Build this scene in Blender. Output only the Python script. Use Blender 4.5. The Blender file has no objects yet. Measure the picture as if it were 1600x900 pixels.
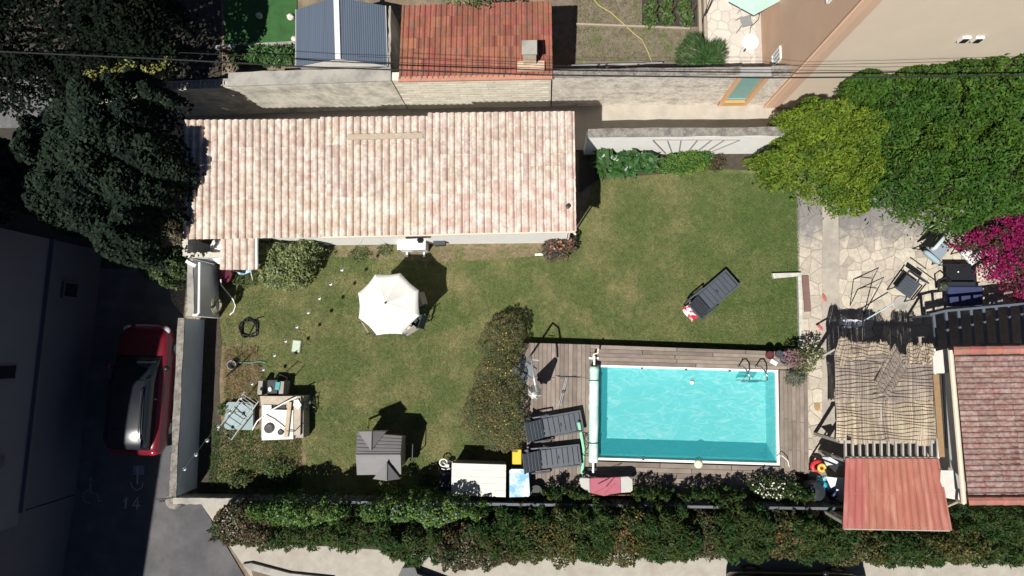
import bpy, bmesh, math, random
import numpy as np
from mathutils import Vector, Matrix, Quaternion
random.seed(7)
sc = bpy.context.scene
C = sc.collection
# ------------------------------------------------------------------ camera
H, F = 23.5, 1067.0                      # drone height (m), focal length in pixels of the 1600-wide photograph
NAD = (850.0, 545.0)                     # where the plumb line meets the picture
_d = Vector((NAD[0]-800, -(NAD[1]-450), -F)).normalized()
Q = _d.rotation_difference(Vector((0, 0, -1)))
R3 = Q.to_matrix()
cam = bpy.data.cameras.new('camera'); camo = bpy.data.objects.new('camera', cam); C.objects.link(camo)
cam.sensor_width = 36; cam.lens = F/1600*36; cam.clip_end = 2000; cam.clip_start = 0.1
camo.location = (0, 0, H); camo.rotation_mode = 'QUATERNION'; camo.rotation_quaternion = Q
sc.camera = camo
# ------------------------------------------------------------------ light
EL = math.radians(60.5); SH = (0.55, 0.835)          # shadows fall to +x +y
w = bpy.data.worlds.new('World'); sc.world = w; w.use_nodes = True
nt = w.node_tree; sky = nt.nodes.new('ShaderNodeTexSky'); sky.sky_type = 'NISHITA'; sky.sun_disc = False
sky.sun_elevation = EL; sky.sun_rotation = math.radians(213.4)
sky.air_density = 0.45; sky.dust_density = 0.15; sky.ozone_density = 2.0
nt.links.new(sky.outputs[0], nt.nodes['Background'].inputs[0]); nt.nodes['Background'].inputs[1].default_value = 0.05
sun = bpy.data.lights.new('sun', 'SUN'); sun.energy = 5.0; sun.angle = math.radians(0.55); sun.color = (1, 0.955, 0.88)
suno = bpy.data.objects.new('sun', sun); C.objects.link(suno); suno.location = (-10, -15, 40)
suno.rotation_euler = Vector((SH[0]*math.cos(EL), SH[1]*math.cos(EL), -math.sin(EL))).to_track_quat('-Z', 'Y').to_euler()
sc.view_settings.view_transform = 'Standard'; sc.view_settings.look = 'None'
sc.view_settings.exposure = 0.35; sc.view_settings.gamma = 1.0
sc.render.engine = 'CYCLES'; sc.cycles.transparent_max_bounces = 12; sc.cycles.max_bounces = 8
# ------------------------------------------------------------------ helpers
def G(px, py, h=0.0):
    r = R3 @ Vector(((px-800)/F, -(py-450)/F, -1.0)); t = (H-h)/(-r.z)
    return Vector((r.x*t, r.y*t, h))
def PX(pts, h=0.0): return [G(x, y, h) for x, y in pts]
ORG = {}
def setp(o, label=None, cat=None, group=None, kind=None):
    if label: o['label'] = label
    if cat: o['category'] = cat
    if group: o['group'] = group
    if kind: o['kind'] = kind
    return o
def thing(name, label, cat, loc=(0, 0, 0), rz=0.0, group=None):
    o = bpy.data.objects.new(name, None); C.objects.link(o); o.empty_display_size = 0.2
    o.location = loc; o.rotation_euler = (0, 0, rz); ORG[o] = Vector(loc)
    return setp(o, label, cat, group)
class MB:
    def __init__(s): s.v = []; s.f = []
    def add(s, vs, fs):
        n = len(s.v); s.v += [tuple(v) for v in vs]; s.f += [[i+n for i in f] for f in fs]; return s
    def box(s, c, size, rz=0.0, rot=None):
        a, b, d = size[0]/2, size[1]/2, size[2]/2; c = Vector(c)
        M = rot if rot is not None else Matrix.Rotation(rz, 3, 'Z')
        vs = [c + M @ Vector((x*a, y*b, z*d)) for z in (-1, 1) for x, y in ((-1, -1), (1, -1), (1, 1), (-1, 1))]
        return s.add(vs, [(3, 2, 1, 0), (4, 5, 6, 7), (0, 1, 5, 4), (1, 2, 6, 5), (2, 3, 7, 6), (3, 0, 4, 7)])
    def bar(s, a, b, wd, th, up=(0, 0, 1)):
        a = Vector(a); b = Vector(b); x = (b-a); L = x.length; x.normalize(); up = Vector(up)
        y = up.cross(x)
        if y.length < 1e-4: y = Vector((0, 1, 0)).cross(x)
        y.normalize(); z = x.cross(y); M = Matrix((x, y, z)).transposed()
        return s.box((a+b)/2, (L, wd, th), rot=M)
    def prism(s, top, th=None, z0=None):
        n = len(top); top = [Vector(p) for p in top]
        bot = [Vector((p.x, p.y, p.z-th if th is not None else z0)) for p in top]
        return s.add(top+bot, [list(range(n)), list(range(2*n-1, n-1, -1))] + [(i, i+n, (i+1) % n+n, (i+1) % n) for i in range(n)])
    def tube(s, pts, r, n=6, closed=False):
        pts = [Vector(p) for p in pts]; m = len(pts); vs = []
        prev = None
        for i, p in enumerate(pts):
            a = pts[(i-1) % m] if (closed or i > 0) else p; b = pts[(i+1) % m] if (closed or i < m-1) else p
            t = (b-a).normalized()
            if prev is None:
                u = Vector((0, 0, 1)).cross(t)
                if u.length < 1e-3: u = Vector((1, 0, 0)).cross(t)
            else: u = prev - t*prev.dot(t)
            u.normalize(); prev = u; v = t.cross(u)
            rr = r[i] if isinstance(r, (list, tuple)) else r
            vs += [p + (u*math.cos(2*math.pi*k/n) + v*math.sin(2*math.pi*k/n))*rr for k in range(n)]
        fs = []
        for i in range(m if closed else m-1):
            j = (i+1) % m
            fs += [(i*n+k, i*n+(k+1) % n, j*n+(k+1) % n, j*n+k) for k in range(n)]
        if not closed: fs += [list(range(n-1, -1, -1)), list(range((m-1)*n, m*n))]
        return s.add(vs, fs)
    def lathe(s, c, prof, n=16, cap=True):
        c = Vector(c); vs = []; m = len(prof)
        for r, z in prof: vs += [c + Vector((r*math.cos(2*math.pi*k/n), r*math.sin(2*math.pi*k/n), z)) for k in range(n)]
        fs = [(i*n+k, i*n+(k+1) % n, (i+1)*n+(k+1) % n, (i+1)*n+k) for i in range(m-1) for k in range(n)]
        if cap: fs += [list(range(n-1, -1, -1)), list(range((m-1)*n, m*n))]
        return s.add(vs, fs)
    def blob(s, c, rad, n=10, m=6, jit=0.0, rz=0.0, p=1.0):
        c = Vector(c); vs = []; M = Matrix.Rotation(rz, 3, 'Z')
        sg = lambda t: math.copysign(abs(t)**p, t)
        for i in range(1, m):
            th = math.pi*i/m
            for k in range(n):
                ph = 2*math.pi*k/n; q = 1+random.uniform(-jit, jit)
                vs.append(c + M @ Vector((rad[0]*sg(math.sin(th))*sg(math.cos(ph))*q, rad[1]*sg(math.sin(th))*sg(math.sin(ph))*q, rad[2]*sg(math.cos(th))*q)))
        fs = [(i*n+k, (i+1)*n+k, (i+1)*n+(k+1) % n, i*n+(k+1) % n) for i in range(m-2) for k in range(n)]
        vs += [c+Vector((0, 0, rad[2])), c-Vector((0, 0, rad[2]))]; a = (m-1)*n
        fs += [(a, k, (k+1) % n) for k in range(n)] + [(a+1, (m-2)*n+(k+1) % n, (m-2)*n+k) for k in range(n)]
        return s.add(vs, fs)
    def mesh(s, name, mat, smooth=False, bevel=0.0, org=None):
        me = bpy.data.meshes.new(name)
        o = org if org is not None else Vector((0, 0, 0))
        me.from_pydata([(v[0]-o[0], v[1]-o[1], v[2]-o[2]) for v in s.v], [], s.f)
        bm = bmesh.new(); bm.from_mesh(me); bmesh.ops.recalc_face_normals(bm, faces=bm.faces)
        if bevel: bmesh.ops.bevel(bm, geom=bm.edges[:], offset=bevel, segments=1, affect='EDGES')
        if smooth:
            for f in bm.faces: f.smooth = True
        bm.to_mesh(me); bm.free(); me.materials.append(mat); return me
    def build(s, name, mat, parent=None, local=False, smooth=False, bevel=0.0, label=None, cat=None, group=None, kind=None, org=None):
        if parent is not None: og = Vector((0, 0, 0)) if local else ORG[parent]
        elif org is not None: og = Vector(org)
        else:
            a = np.array(s.v); og = Vector((float(a[:, 0].min()+a[:, 0].max())/2, float(a[:, 1].min()+a[:, 1].max())/2, float(a[:, 2].min())))
        me = s.mesh(name, mat, smooth, bevel, og)
        o = bpy.data.objects.new(name, me); C.objects.link(o)
        if parent is not None: o.parent = parent; ORG[o] = og
        else: o.location = og; ORG[o] = og
        return setp(o, label, cat, group, kind)
def inst(name, me, parent, M):
    o = bpy.data.objects.new(name, me); C.objects.link(o); o.parent = parent; o.matrix_local = M; return o
def copy_tree(o, parent=None):
    c = o.copy(); C.objects.link(c); c.parent = parent
    for ch in [x for x in C.objects if x.parent == o]: copy_tree(ch, c)
    return c
# ------------------------------------------------------------------ materials
MATS = {}
def mat(name, col, rough=0.7, var=0.12, scale=6.0, bump=0.0, bscale=60.0, metal=0.0, rnd=0.0, isl=0.0, col2=None, c2scale=2.0, c2lo=0.45, c2hi=0.6, spec=0.3, coat=0.0, stretch=None, trans=0.0):
    if name in MATS: return MATS[name]
    m = bpy.data.materials.new(name); m.use_nodes = True; n = m.node_tree.nodes; L = m.node_tree.links
    b = n['Principled BSDF']; b.inputs['Roughness'].default_value = rough; b.inputs['Metallic'].default_value = metal
    b.inputs['Specular IOR Level'].default_value = spec; b.inputs['Coat Weight'].default_value = coat
    tc = n.new('ShaderNodeTexCoord'); src = tc.outputs['Object']
    if stretch:
        mp = n.new('ShaderNodeMapping'); mp.inputs['Scale'].default_value = stretch; L.new(src, mp.inputs[0]); src = mp.outputs[0]
    if rnd:
        oi0 = n.new('ShaderNodeObjectInfo'); om = n.new('ShaderNodeVectorMath'); om.operation = 'SCALE'; om.inputs[0].default_value = (37.0, 61.0, 23.0); L.new(oi0.outputs['Random'], om.inputs['Scale'])
        oa = n.new('ShaderNodeVectorMath'); oa.operation = 'ADD'; L.new(src, oa.inputs[0]); L.new(om.outputs[0], oa.inputs[1]); src = oa.outputs[0]
    base = n.new('ShaderNodeRGB'); base.outputs[0].default_value = (*col, 1); cur = base.outputs[0]
    def noise(sc_, det=4.0, rgh=0.6):
        t = n.new('ShaderNodeTexNoise'); t.inputs['Scale'].default_value = sc_; t.inputs['Detail'].default_value = det; t.inputs['Roughness'].default_value = rgh
        L.new(src, t.inputs['Vector']); return t.outputs['Fac']
    def mapr(f, lo, hi, a, bb):
        r = n.new('ShaderNodeMapRange'); r.inputs[1].default_value = lo; r.inputs[2].default_value = hi; r.inputs[3].default_value = a; r.inputs[4].default_value = bb
        L.new(f, r.inputs[0]); return r.outputs[0]
    if col2:
        mx = n.new('ShaderNodeMix'); mx.data_type = 'RGBA'
        L.new(mapr(noise(c2scale, 5.0, 0.65), c2lo, c2hi, 0, 1), mx.inputs[0]); L.new(cur, mx.inputs[6]); mx.inputs[7].default_value = (*col2, 1); cur = mx.outputs[2]
    val = None
    def mul(a, bsock):
        if a is None: return bsock
        q = n.new('ShaderNodeMath'); q.operation = 'MULTIPLY'; L.new(a, q.inputs[0]); L.new(bsock, q.inputs[1]); return q.outputs[0]
    if var: val = mul(val, mapr(noise(scale), 0.25, 0.75, 1-var, 1+var))
    if rnd:
        oi = n.new('ShaderNodeObjectInfo'); val = mul(val, mapr(oi.outputs['Random'], 0, 1, 1-rnd, 1+rnd))
    if isl:
        ge = n.new('ShaderNodeNewGeometry'); val = mul(val, mapr(ge.outputs['Random Per Island'], 0, 1, 1-isl, 1+isl))
    if val is not None:
        hs = n.new('ShaderNodeHueSaturation'); L.new(cur, hs.inputs['Color']); L.new(val, hs.inputs['Value']); cur = hs.outputs[0]
        if rnd or isl:
            s0 = oi.outputs['Random'] if rnd else ge.outputs['Random Per Island']
            q = n.new('ShaderNodeMath'); q.operation = 'MULTIPLY'; q.inputs[1].default_value = 7.31; L.new(s0, q.inputs[0])
            fr = n.new('ShaderNodeMath'); fr.operation = 'FRACT'; L.new(q.outputs[0], fr.inputs[0])
            k = 0.012 if rnd else 0.02
            L.new(mapr(fr.outputs[0], 0, 1, 0.5-k, 0.5+k), hs.inputs['Hue'])
    L.new(cur, b.inputs['Base Color'])
    if bump:
        bp = n.new('ShaderNodeBump'); bp.inputs['Strength'].default_value = bump; bp.inputs['Distance'].default_value = 0.02
        L.new(noise(bscale), bp.inputs['Height']); L.new(bp.outputs[0], b.inputs['Normal'])
    if trans:
        out = n['Material Output']; tr = n.new('ShaderNodeBsdfTranslucent'); ms = n.new('ShaderNodeMixShader'); ms.inputs[0].default_value = trans
        L.new(cur, tr.inputs[0]); L.new(b.outputs[0], ms.inputs[1]); L.new(tr.outputs[0], ms.inputs[2]); L.new(ms.outputs[0], out.inputs[0])
    MATS[name] = m; return m
def leafmat(name, col, col2=None, rough=0.5, isl=0.45, c2scale=1.2, spec=0.35, lo=0.45, hi=0.6):
    return mat(name, col, rough, var=0.15, scale=3.0, isl=isl, col2=col2, c2scale=c2scale, c2lo=lo, c2hi=hi, spec=spec, trans=0.25)
M_white = mat('white_render', (0.84, 0.83, 0.80), 0.85, 0.05, 3, 0.3, 40)
M_black = mat('black_metal', (0.014, 0.014, 0.017), 0.45, 0.2)
M_dgrey = mat('dark_grey_metal', (0.045, 0.05, 0.058), 0.5, 0.2)
M_grey = mat('grey_metal', (0.30, 0.31, 0.32), 0.4, 0.1, metal=0.3)
M_wpaint = mat('white_paint', (0.78, 0.78, 0.75), 0.5, 0.05)
M_alu = mat('aluminium', (0.55, 0.57, 0.58), 0.35, 0.1, metal=0.6)
M_conc = mat('concrete', (0.36, 0.345, 0.31), 0.9, 0.18, 3, 0.5, 50, col2=(0.22, 0.215, 0.2), c2scale=1.5)
M_stone = mat('rough_stone', (0.25, 0.23, 0.205), 0.95, 0.35, 14, 0.9, 35, col2=(0.15, 0.14, 0.13), c2scale=4)
M_wood = mat('brown_wood', (0.20, 0.12, 0.07), 0.7, 0.25, 8, 0.3, 40)
M_bark = mat('bark', (0.10, 0.075, 0.055), 0.9, 0.3, 12, 0.6, 40)
M_glass = mat('dark_glass', (0.012, 0.016, 0.02), 0.08, 0.0, spec=0.6)
# ------------------------------------------------------------------ foliage
def pip(P, poly):
    x, y = P[:, 0], P[:, 1]; ins = np.zeros(len(P), bool); n = len(poly)
    for i in range(n):
        x1, y1 = poly[i]; x2, y2 = poly[(i+1) % n]
        c = ((y1 > y) != (y2 > y)); 
        with np.errstate(divide='ignore', invalid='ignore'): ins ^= c & (x < (x2-x1)*(y-y1)/(y2-y1+1e-12)+x1)
    return ins
def edist(P, poly):
    d = np.full(len(P), 1e9); n = len(poly); poly = np.array(poly)
    for i in range(n):
        a = poly[i]; b = poly[(i+1) % n]; ab = b-a; t = np.clip(((P-a) @ ab)/(ab @ ab+1e-9), 0, 1)
        d = np.minimum(d, np.linalg.norm(P-(a+t[:, None]*ab), axis=1))
    return d
def crown_pts(poly, hb, ht, n, seed, R=1.0, clump=0.55, depth=0.25, rag=0.25, world=False, gap=0.75):
    rg = np.random.default_rng(seed); hm = hb+(ht-hb)*0.6
    wp = np.array([(p[0], p[1]) for p in (poly if world else PX(poly, hm))])
    lo = wp.min(0)-rag; hi = wp.max(0)+rag; area = (hi-lo).prod()
    k = max(3, int(area/(clump*clump*0.55))); cc = rg.uniform(lo, hi, (k, 2)); cr = clump*rg.uniform(0.55, 1.15, k); ch = rg.uniform(-0.5, 1.0, k)*clump*0.45
    out = []; tot = 0
    while tot < n:
        P = rg.uniform(lo, hi, (n*2, 2)); ins = pip(P, wp); d = edist(P, wp); d = np.where(ins, d, -d)
        dd = np.linalg.norm(P[:, None, :]-cc[None], axis=2)/cr[None]; j = dd.argmin(1); q = dd[np.arange(len(P)), j]
        d2 = d + rag*(0.75-np.minimum(q, 1.6))
        keep = (d2 > 0) & (rg.random(len(P)) < np.clip(1.45-q*gap, 0.12, 1))
        P = P[keep]; d2 = d2[keep]; q = q[keep]; j = j[keep]
        e = 1-np.minimum(d2/R, 1); z = hb+(ht-hb)*np.sqrt(np.maximum(0.0, 1-e*e))
        z = z + ch[j] + clump*0.62*(np.maximum(-0.3, 1-q*q)-0.6) - rg.exponential(depth, len(P))
        out.append(np.column_stack([P, np.maximum(z, 0.06)])); tot += len(P)
    return np.concatenate(out)[:n]
def leaf_mesh(name, P, Ln, Wd, m, seed=0, up=0.55, parent=None, label=None, cat=None, group=None, kind=None, og=None, curl=0.25, radial=None):
    rg = np.random.default_rng(seed+99); n = len(P)
    a = rg.uniform(0, 2*math.pi, n); pit = rg.normal(0.05, 0.5*(1-up)+0.12, n)
    if radial is not None:
        dv = P[:, :2]-radial[:2]; a = np.arctan2(dv[:, 1], dv[:, 0])+rg.normal(0, 0.35, n)
    D = np.column_stack([np.cos(a)*np.cos(pit), np.sin(a)*np.cos(pit), np.sin(pit)])
    rn = rg.normal(0, 1, (n, 3))*(1-up); rn[:, 2] = np.abs(rn[:, 2])+up*1.2
    S = np.cross(D, rn); S /= np.linalg.norm(S, axis=1)[:, None]+1e-9; N = np.cross(S, D)
    s = rg.uniform(0.65, 1.3, n)[:, None]; l = Ln*s; w_ = Wd*s
    V = np.empty((n, 4, 3)); V[:, 0] = P-D*l*0.5; V[:, 2] = P+D*l*0.5-N*l*curl*0.5
    V[:, 1] = P+S*w_*0.5+N*l*curl*0.25; V[:, 3] = P-S*w_*0.5+N*l*curl*0.25
    V = V.reshape(-1, 3)
    o0 = np.array(ORG[parent] if parent is not None else (og if og is not None else (0, 0, 0)))
    V = V-o0
    me = bpy.data.meshes.new(name); me.vertices.add(4*n); me.loops.add(4*n); me.polygons.add(n)
    me.vertices.foreach_set('co', V.ravel()); me.loops.foreach_set('vertex_index', np.arange(4*n, dtype=np.int32))
    me.polygons.foreach_set('loop_start', np.arange(0, 4*n, 4, dtype=np.int32)); me.polygons.foreach_set('loop_total', np.full(n, 4, np.int32))
    me.update(calc_edges=True); me.materials.append(m)
    o = bpy.data.objects.new(name, me); C.objects.link(o)
    if parent is not None: o.parent = parent; ORG[o] = Vector(o0)
    else: o.location = o0
    return setp(o, label, cat, group, kind)
def plant(name, label, cat, poly, hb, ht, n, Ln, Wd, m, seed, R=0.8, clump=0.5, depth=0.2, rag=0.2, up=0.55, stem=0.05, group=None, extra=(), crown='foliage', base=0.0, limbs=5):
    """a tree or shrub: tapered trunk with limbs + a crown of single leaves"""
    P = crown_pts(poly, hb, ht, n, seed, R, clump, depth, rag)
    c = P[:, :2].mean(0); t = thing(name, label, cat, (float(c[0]), float(c[1]), base), 0, group)
    leaf_mesh(crown, P, Ln, Wd, m, seed, up, t)
    rr = random.Random(seed); mb = MB(); b = Vector((c[0], c[1], base)); fork = b+Vector((rr.uniform(-.1, .1), rr.uniform(-.1, .1), (hb-base)*0.7+0.1*(ht-base)))
    mb.tube([b, b.lerp(fork, 0.5)+Vector((0.03, 0.02, 0)), fork], [stem*1.3, stem, stem*0.85], 7)
    for i in range(limbs):
        q = P[rr.randrange(n)]; e = Vector(q)-Vector((0, 0, 0.15)); mid = fork.lerp(e, 0.5)+Vector((0, 0, 0.1))
        mb.tube([fork, mid, e], [stem*0.7, stem*0.45, stem*0.15], 5)
    mb.build('trunk' if cat == 'tree' else 'stem', M_bark, t)
    for nm, k, l2, w2, m2 in extra:                # flowers etc: (name, count, length, width, material) on the upper leaves
        rg = np.random.default_rng(seed+5); idx = rg.choice(n, min(n, k*4), replace=False); idx = idx[np.argsort(-P[idx, 2])][:k]
        leaf_mesh(nm, P[idx]+np.array([0, 0, 0.03]), l2, w2, m2, seed+3, 0.8, t, kind='stuff')
    return t
# ================================================================== SETTING
def flat(name, pts, z, m, kind='structure', th=None):
    mb = MB(); mb.prism([Vector((p.x, p.y, z)) for p in PX(pts, 0)], th if th else 0.03)
    return mb.build(name, m, kind=kind, org=(0, 0, 0))
# ground sheet to the horizon, with a hole where the pool is sunk
M_soil = mat('soil', (0.16, 0.125, 0.09), 0.95, 0.3, 4, 0.6, 30, col2=(0.22, 0.18, 0.12), c2scale=1.2)
hl = [G(x, y, 0.45) for x, y in ((930, 566), (1219, 574), (1222, 731), (928, 723))]
hx0 = min(p.x for p in hl)-0.02; hx1 = max(p.x for p in hl)+0.02; hy0 = min(p.y for p in hl)-0.02; hy1 = max(p.y for p in hl)+0.02
xs = [-400, hx0, hx1, 400]; ys = [-400, hy0, hy1, 400]; mb = MB()
vs = [(x, y, -0.04) for y in ys for x in xs]
mb.add(vs, [(j*4+i, j*4+i+1, (j+1)*4+i+1, (j+1)*4+i) for j in range(3) for i in range(3) if not (i == 1 and j == 1)])
mb.build('ground', M_soil, kind='structure', org=(0, 0, 0))
# lawn material: dry straw patches over green
M_lawn = mat('lawn', (0.088, 0.112, 0.036), 0.95, 0.30, 5, 0.6, 70, col2=(0.205, 0.18, 0.085), c2scale=0.75, c2lo=0.45, c2hi=0.72)
M_blade = mat('grass_blades', (0.096, 0.126, 0.038), 0.8, 0.25, 4, isl=0.45, col2=(0.25, 0.21, 0.105), c2scale=0.8, c2lo=0.45, c2hi=0.67)
M_blade2 = mat('grass_blades_green', (0.070, 0.135, 0.030), 0.8, 0.25, 4, isl=0.4, col2=(0.17, 0.18, 0.07), c2scale=0.9, c2lo=0.52, c2hi=0.78)
LAWN = [(318, 380), (900, 372), (935, 262), (1200, 262), (1246, 275), (1254, 558), (812, 546), (812, 782), (318, 782)]
flat('lawn', LAWN, 0.0, M_lawn)
def grass(name, poly, n, m, label, seed, ln=0.06, dens=None, wd=0.012):
    rg = np.random.default_rng(seed); wp = np.array([(p.x, p.y) for p in PX(poly)]); lo = wp.min(0); hi = wp.max(0)
    P = rg.uniform(lo, hi, (int(n*1.9), 2)); P = P[pip(P, wp)]
    if dens is not None: P = P[dens(P, rg)]
    P = P[:n]; n = len(P); a = rg.uniform(0, 6.283, n); l = ln*rg.uniform(0.5, 1.3, n); t = rg.uniform(0.3, 1.1, n)
    b = np.column_stack([P, np.zeros(n)]); s = np.column_stack([-np.sin(a), np.cos(a), np.zeros(n)])*wd*0.5
    tip = b+np.column_stack([np.cos(a)*np.sin(t)*l, np.sin(a)*np.sin(t)*l, np.cos(t)*l])
    V = np.stack([b-s, b+s, tip], 1).reshape(-1, 3)
    me = bpy.data.meshes.new(name); me.vertices.add(3*n); me.loops.add(3*n); me.polygons.add(n)
    me.vertices.foreach_set('co', V.ravel()); me.loops.foreach_set('vertex_index', np.arange(3*n, dtype=np.int32))
    me.polygons.foreach_set('loop_start', np.arange(0, 3*n, 3, dtype=np.int32)); me.polygons.foreach_set('loop_total', np.full(n, 3, np.int32))
    me.update(calc_edges=True); me.materials.append(m); o = bpy.data.objects.new(name, me); C.objects.link(o)
    return setp(o, label, 'grass', kind='stuff')
xr0 = G(1000, 420).x; xr1 = G(1240, 420).x
def rightness(P): return np.clip((P[:, 0]-xr0)/(xr1-xr0), 0, 1)
grass('grass', [(330, 400), (500, 392), (850, 386), (905, 380), (940, 275), (1200, 268), (1246, 300), (1251, 556), (815, 540), (815, 700), (700, 742), (480, 740), (470, 620), (352, 620)], 200000, M_blade,
      'short dry grass of the lawn around the parasol', 3, dens=lambda P, r: r.random(len(P)) > 0.55*rightness(P))
grass('green_grass', [(960, 275), (1200, 270), (1246, 300), (1251, 556), (980, 545)], 80000, M_blade2, 'greener grass of the lawn beside the paved terrace', 4,
      dens=lambda P, r: r.random(len(P)) < rightness(P)*0.95)
# dry grass heap and bare soil in the corner behind the barbecue
M_straw = mat('straw', (0.31, 0.235, 0.13), 0.9, 0.3, 5, isl=0.5, col2=(0.19, 0.18, 0.075), c2scale=1.8)
flat('soil_bed', [(330, 535), (352, 541), (372, 536), (398, 545), (408, 560), (401, 580), (415, 597), (411, 620), (440, 628), (476, 660), (470, 690), (480, 715), (468, 748), (400, 760), (318, 770), (318, 560)], 0.012, mat('bed_soil', (0.20, 0.14, 0.09), 0.95, 0.3, 5, 0.6, 40, col2=(0.13, 0.12, 0.06), c2scale=1.6))
grass('straw', [(352, 545), (400, 542), (412, 600), (405, 625), (352, 640)], 9000, M_straw, 'dry yellow straw heaped beside the folded frame', 5, 0.16, wd=0.016)
grass('straw_litter', [(408, 672), (450, 672), (470, 690), (470, 740), (400, 700)], 3000, M_straw, 'dry straw litter beneath the barbecue slab', 6, 0.12, wd=0.016)
grass('weeds', [(335, 660), (470, 685), (472, 760), (325, 765)], 7000, mat('weed', (0.06, 0.10, 0.025), 0.8, 0.3, 4, isl=0.4), 'low weeds on the soil bed behind the barbecue', 8, 0.14, wd=0.03)
M_gsoil = mat('border_soil', (0.19, 0.145, 0.095), 0.95, 0.35, 9, 0.7, 40, col2=(0.12, 0.12, 0.05), c2scale=2.2)
flat('soil_border', [(490, 383), (870, 376), (872, 398), (700, 410), (500, 400)], 0.013, M_gsoil)
flat('shadow_toned_bed', [(312, 500), (342, 496), (347, 540), (343, 600), (346, 660), (338, 770), (308, 770)], 0.016, mat('bed_dark', (0.06, 0.048, 0.038), 0.95, 0.35, 9, 0.7, 40))  # dark soil strip, with the boundary wall's cast shadow put into its colour too
flat('flower_bed', [(905, 236), (1225, 236), (1215, 268), (1130, 264), (935, 280), (905, 300)], 0.014, mat('bed_dark', (0.09, 0.065, 0.05), 0.95, 0.35, 9, 0.7, 40))
# asphalt yard, pavement
M_asph = mat('asphalt', (0.085, 0.085, 0.092), 0.9, 0.22, 1.5, 0.5, 160, col2=(0.11, 0.108, 0.112), c2scale=0.8)
flat('asphalt', [(-900, 420), (272, 420), (312, 500), (300, 781), (312, 783), (390, 915), (480, 1100), (-900, 1100)], 0.0, M_asph)
M_pave = mat('pavement_concrete', (0.36, 0.335, 0.29), 0.92, 0.14, 3, 0.4, 60, col2=(0.33, 0.30, 0.26), c2scale=1.0)
flat('pavement', [(300, 779), (1800, 800), (1800, 905), (690, 905), (395, 905), (312, 783)], 0.02, M_pave, th=0.06)
flat('street', [(392, 905), (1800, 905), (1800, 1200), (480, 1200)], 0.004, M_asph)
mb = MB(); a = PX([(378, 882), (392, 880), (452, 896), (520, 903), (520, 914), (450, 907), (392, 891)], 0.14); mb.prism(a, z0=0.0); mb.build('kerb', M_conc, kind='structure')
flat('planter_soil', [(392, 886), (450, 903), (452, 925), (404, 925)], 0.05, M_soil)
# road markings: wheelchair signs and the number of the bay
M_mark = mat('road_paint', (0.27, 0.28, 0.30), 0.8, 0.25, 8)
def stroke(mb, pts, wpx, z=0.006):
    for (x1, y1), (x2, y2) in zip(pts[:-1], pts[1:]): mb.bar(G(x1, y1, 0)+Vector((0, 0, z)), G(x2, y2, 0)+Vector((0, 0, z)), wpx/45.4, 0.006)
def arc(cx, cy, r, a0, a1, n=14): return [(cx+r*math.cos(math.radians(a0+(a1-a0)*i/n)), cy+r*math.sin(math.radians(a0+(a1-a0)*i/n))) for i in range(n+1)]
mb = MB(); stroke(mb, [(193, 784), (198, 778)], 2.6); mb.bar(G(198, 777)+Vector((0, 0, .009)), G(196, 795)+Vector((0, 0, .009)), 3/45.4, .006)
mb.build('painted_digit', M_mark, label='faded white numeral one, the straight stroke, painted on asphalt', cat='road marking')
mb = MB(); stroke(mb, [(216, 777), (208, 789)], 2.6); stroke(mb, [(207, 790), (220, 790)], 2.6, 0.009); stroke(mb, [(216, 782), (214, 796)], 2.6, 0.012)
mb.build('painted_digit', M_mark, label='faded white numeral four, the crossed strokes, painted on asphalt', cat='road marking')
def wheelchair(cx, cy, k, lab, mk):
    mb = MB(); stroke(mb, arc(cx-2*k, cy+8*k, 10*k, 80, 300), 2.2*k); stroke(mb, [(cx, cy-14*k), (cx-1*k, cy+2*k)], 3*k, .009); stroke(mb, [(cx-1*k, cy+2*k), (cx+10*k, cy+3*k), (cx+13*k, cy+15*k), (cx+18*k, cy+14*k)], 2.2*k, .012)
    mb.lathe(G(cx, cy-19*k)+Vector((0, 0, .004)), [(2.6*k/45, 0), (2.6*k/45, .006)], 10)
    mb.build('painted_wheelchair', mk, label=lab, cat='road marking')
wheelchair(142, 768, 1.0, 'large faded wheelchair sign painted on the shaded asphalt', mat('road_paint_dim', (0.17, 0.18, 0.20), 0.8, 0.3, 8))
mb = MB(); a = PX([(208, 727), (226, 727), (225, 742), (208, 742)], 0)
mb.prism([Vector((p.x, p.y, 0.008)) for p in a], 0.005); mb.build('painted_square', mat('road_paint_blue', (0.16, 0.19, 0.25), 0.8, 0.3, 8), label='pale square painted on the asphalt behind the red car', cat='road marking')
mb = MB(); stroke(mb, [(215, 733), (215, 756)], 2.6, 0.016); stroke(mb, [(205, 753), (206, 760), (214, 766), (222, 762), (224, 754)], 1.6, 0.016); mb.lathe(G(215, 731)+Vector((0, 0, .014)), [(.05, 0), (.05, .006)], 10)
mb.build('painted_wheelchair', M_mark, label='small bright wheelchair sign painted over a pale square', cat='road marking')
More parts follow.
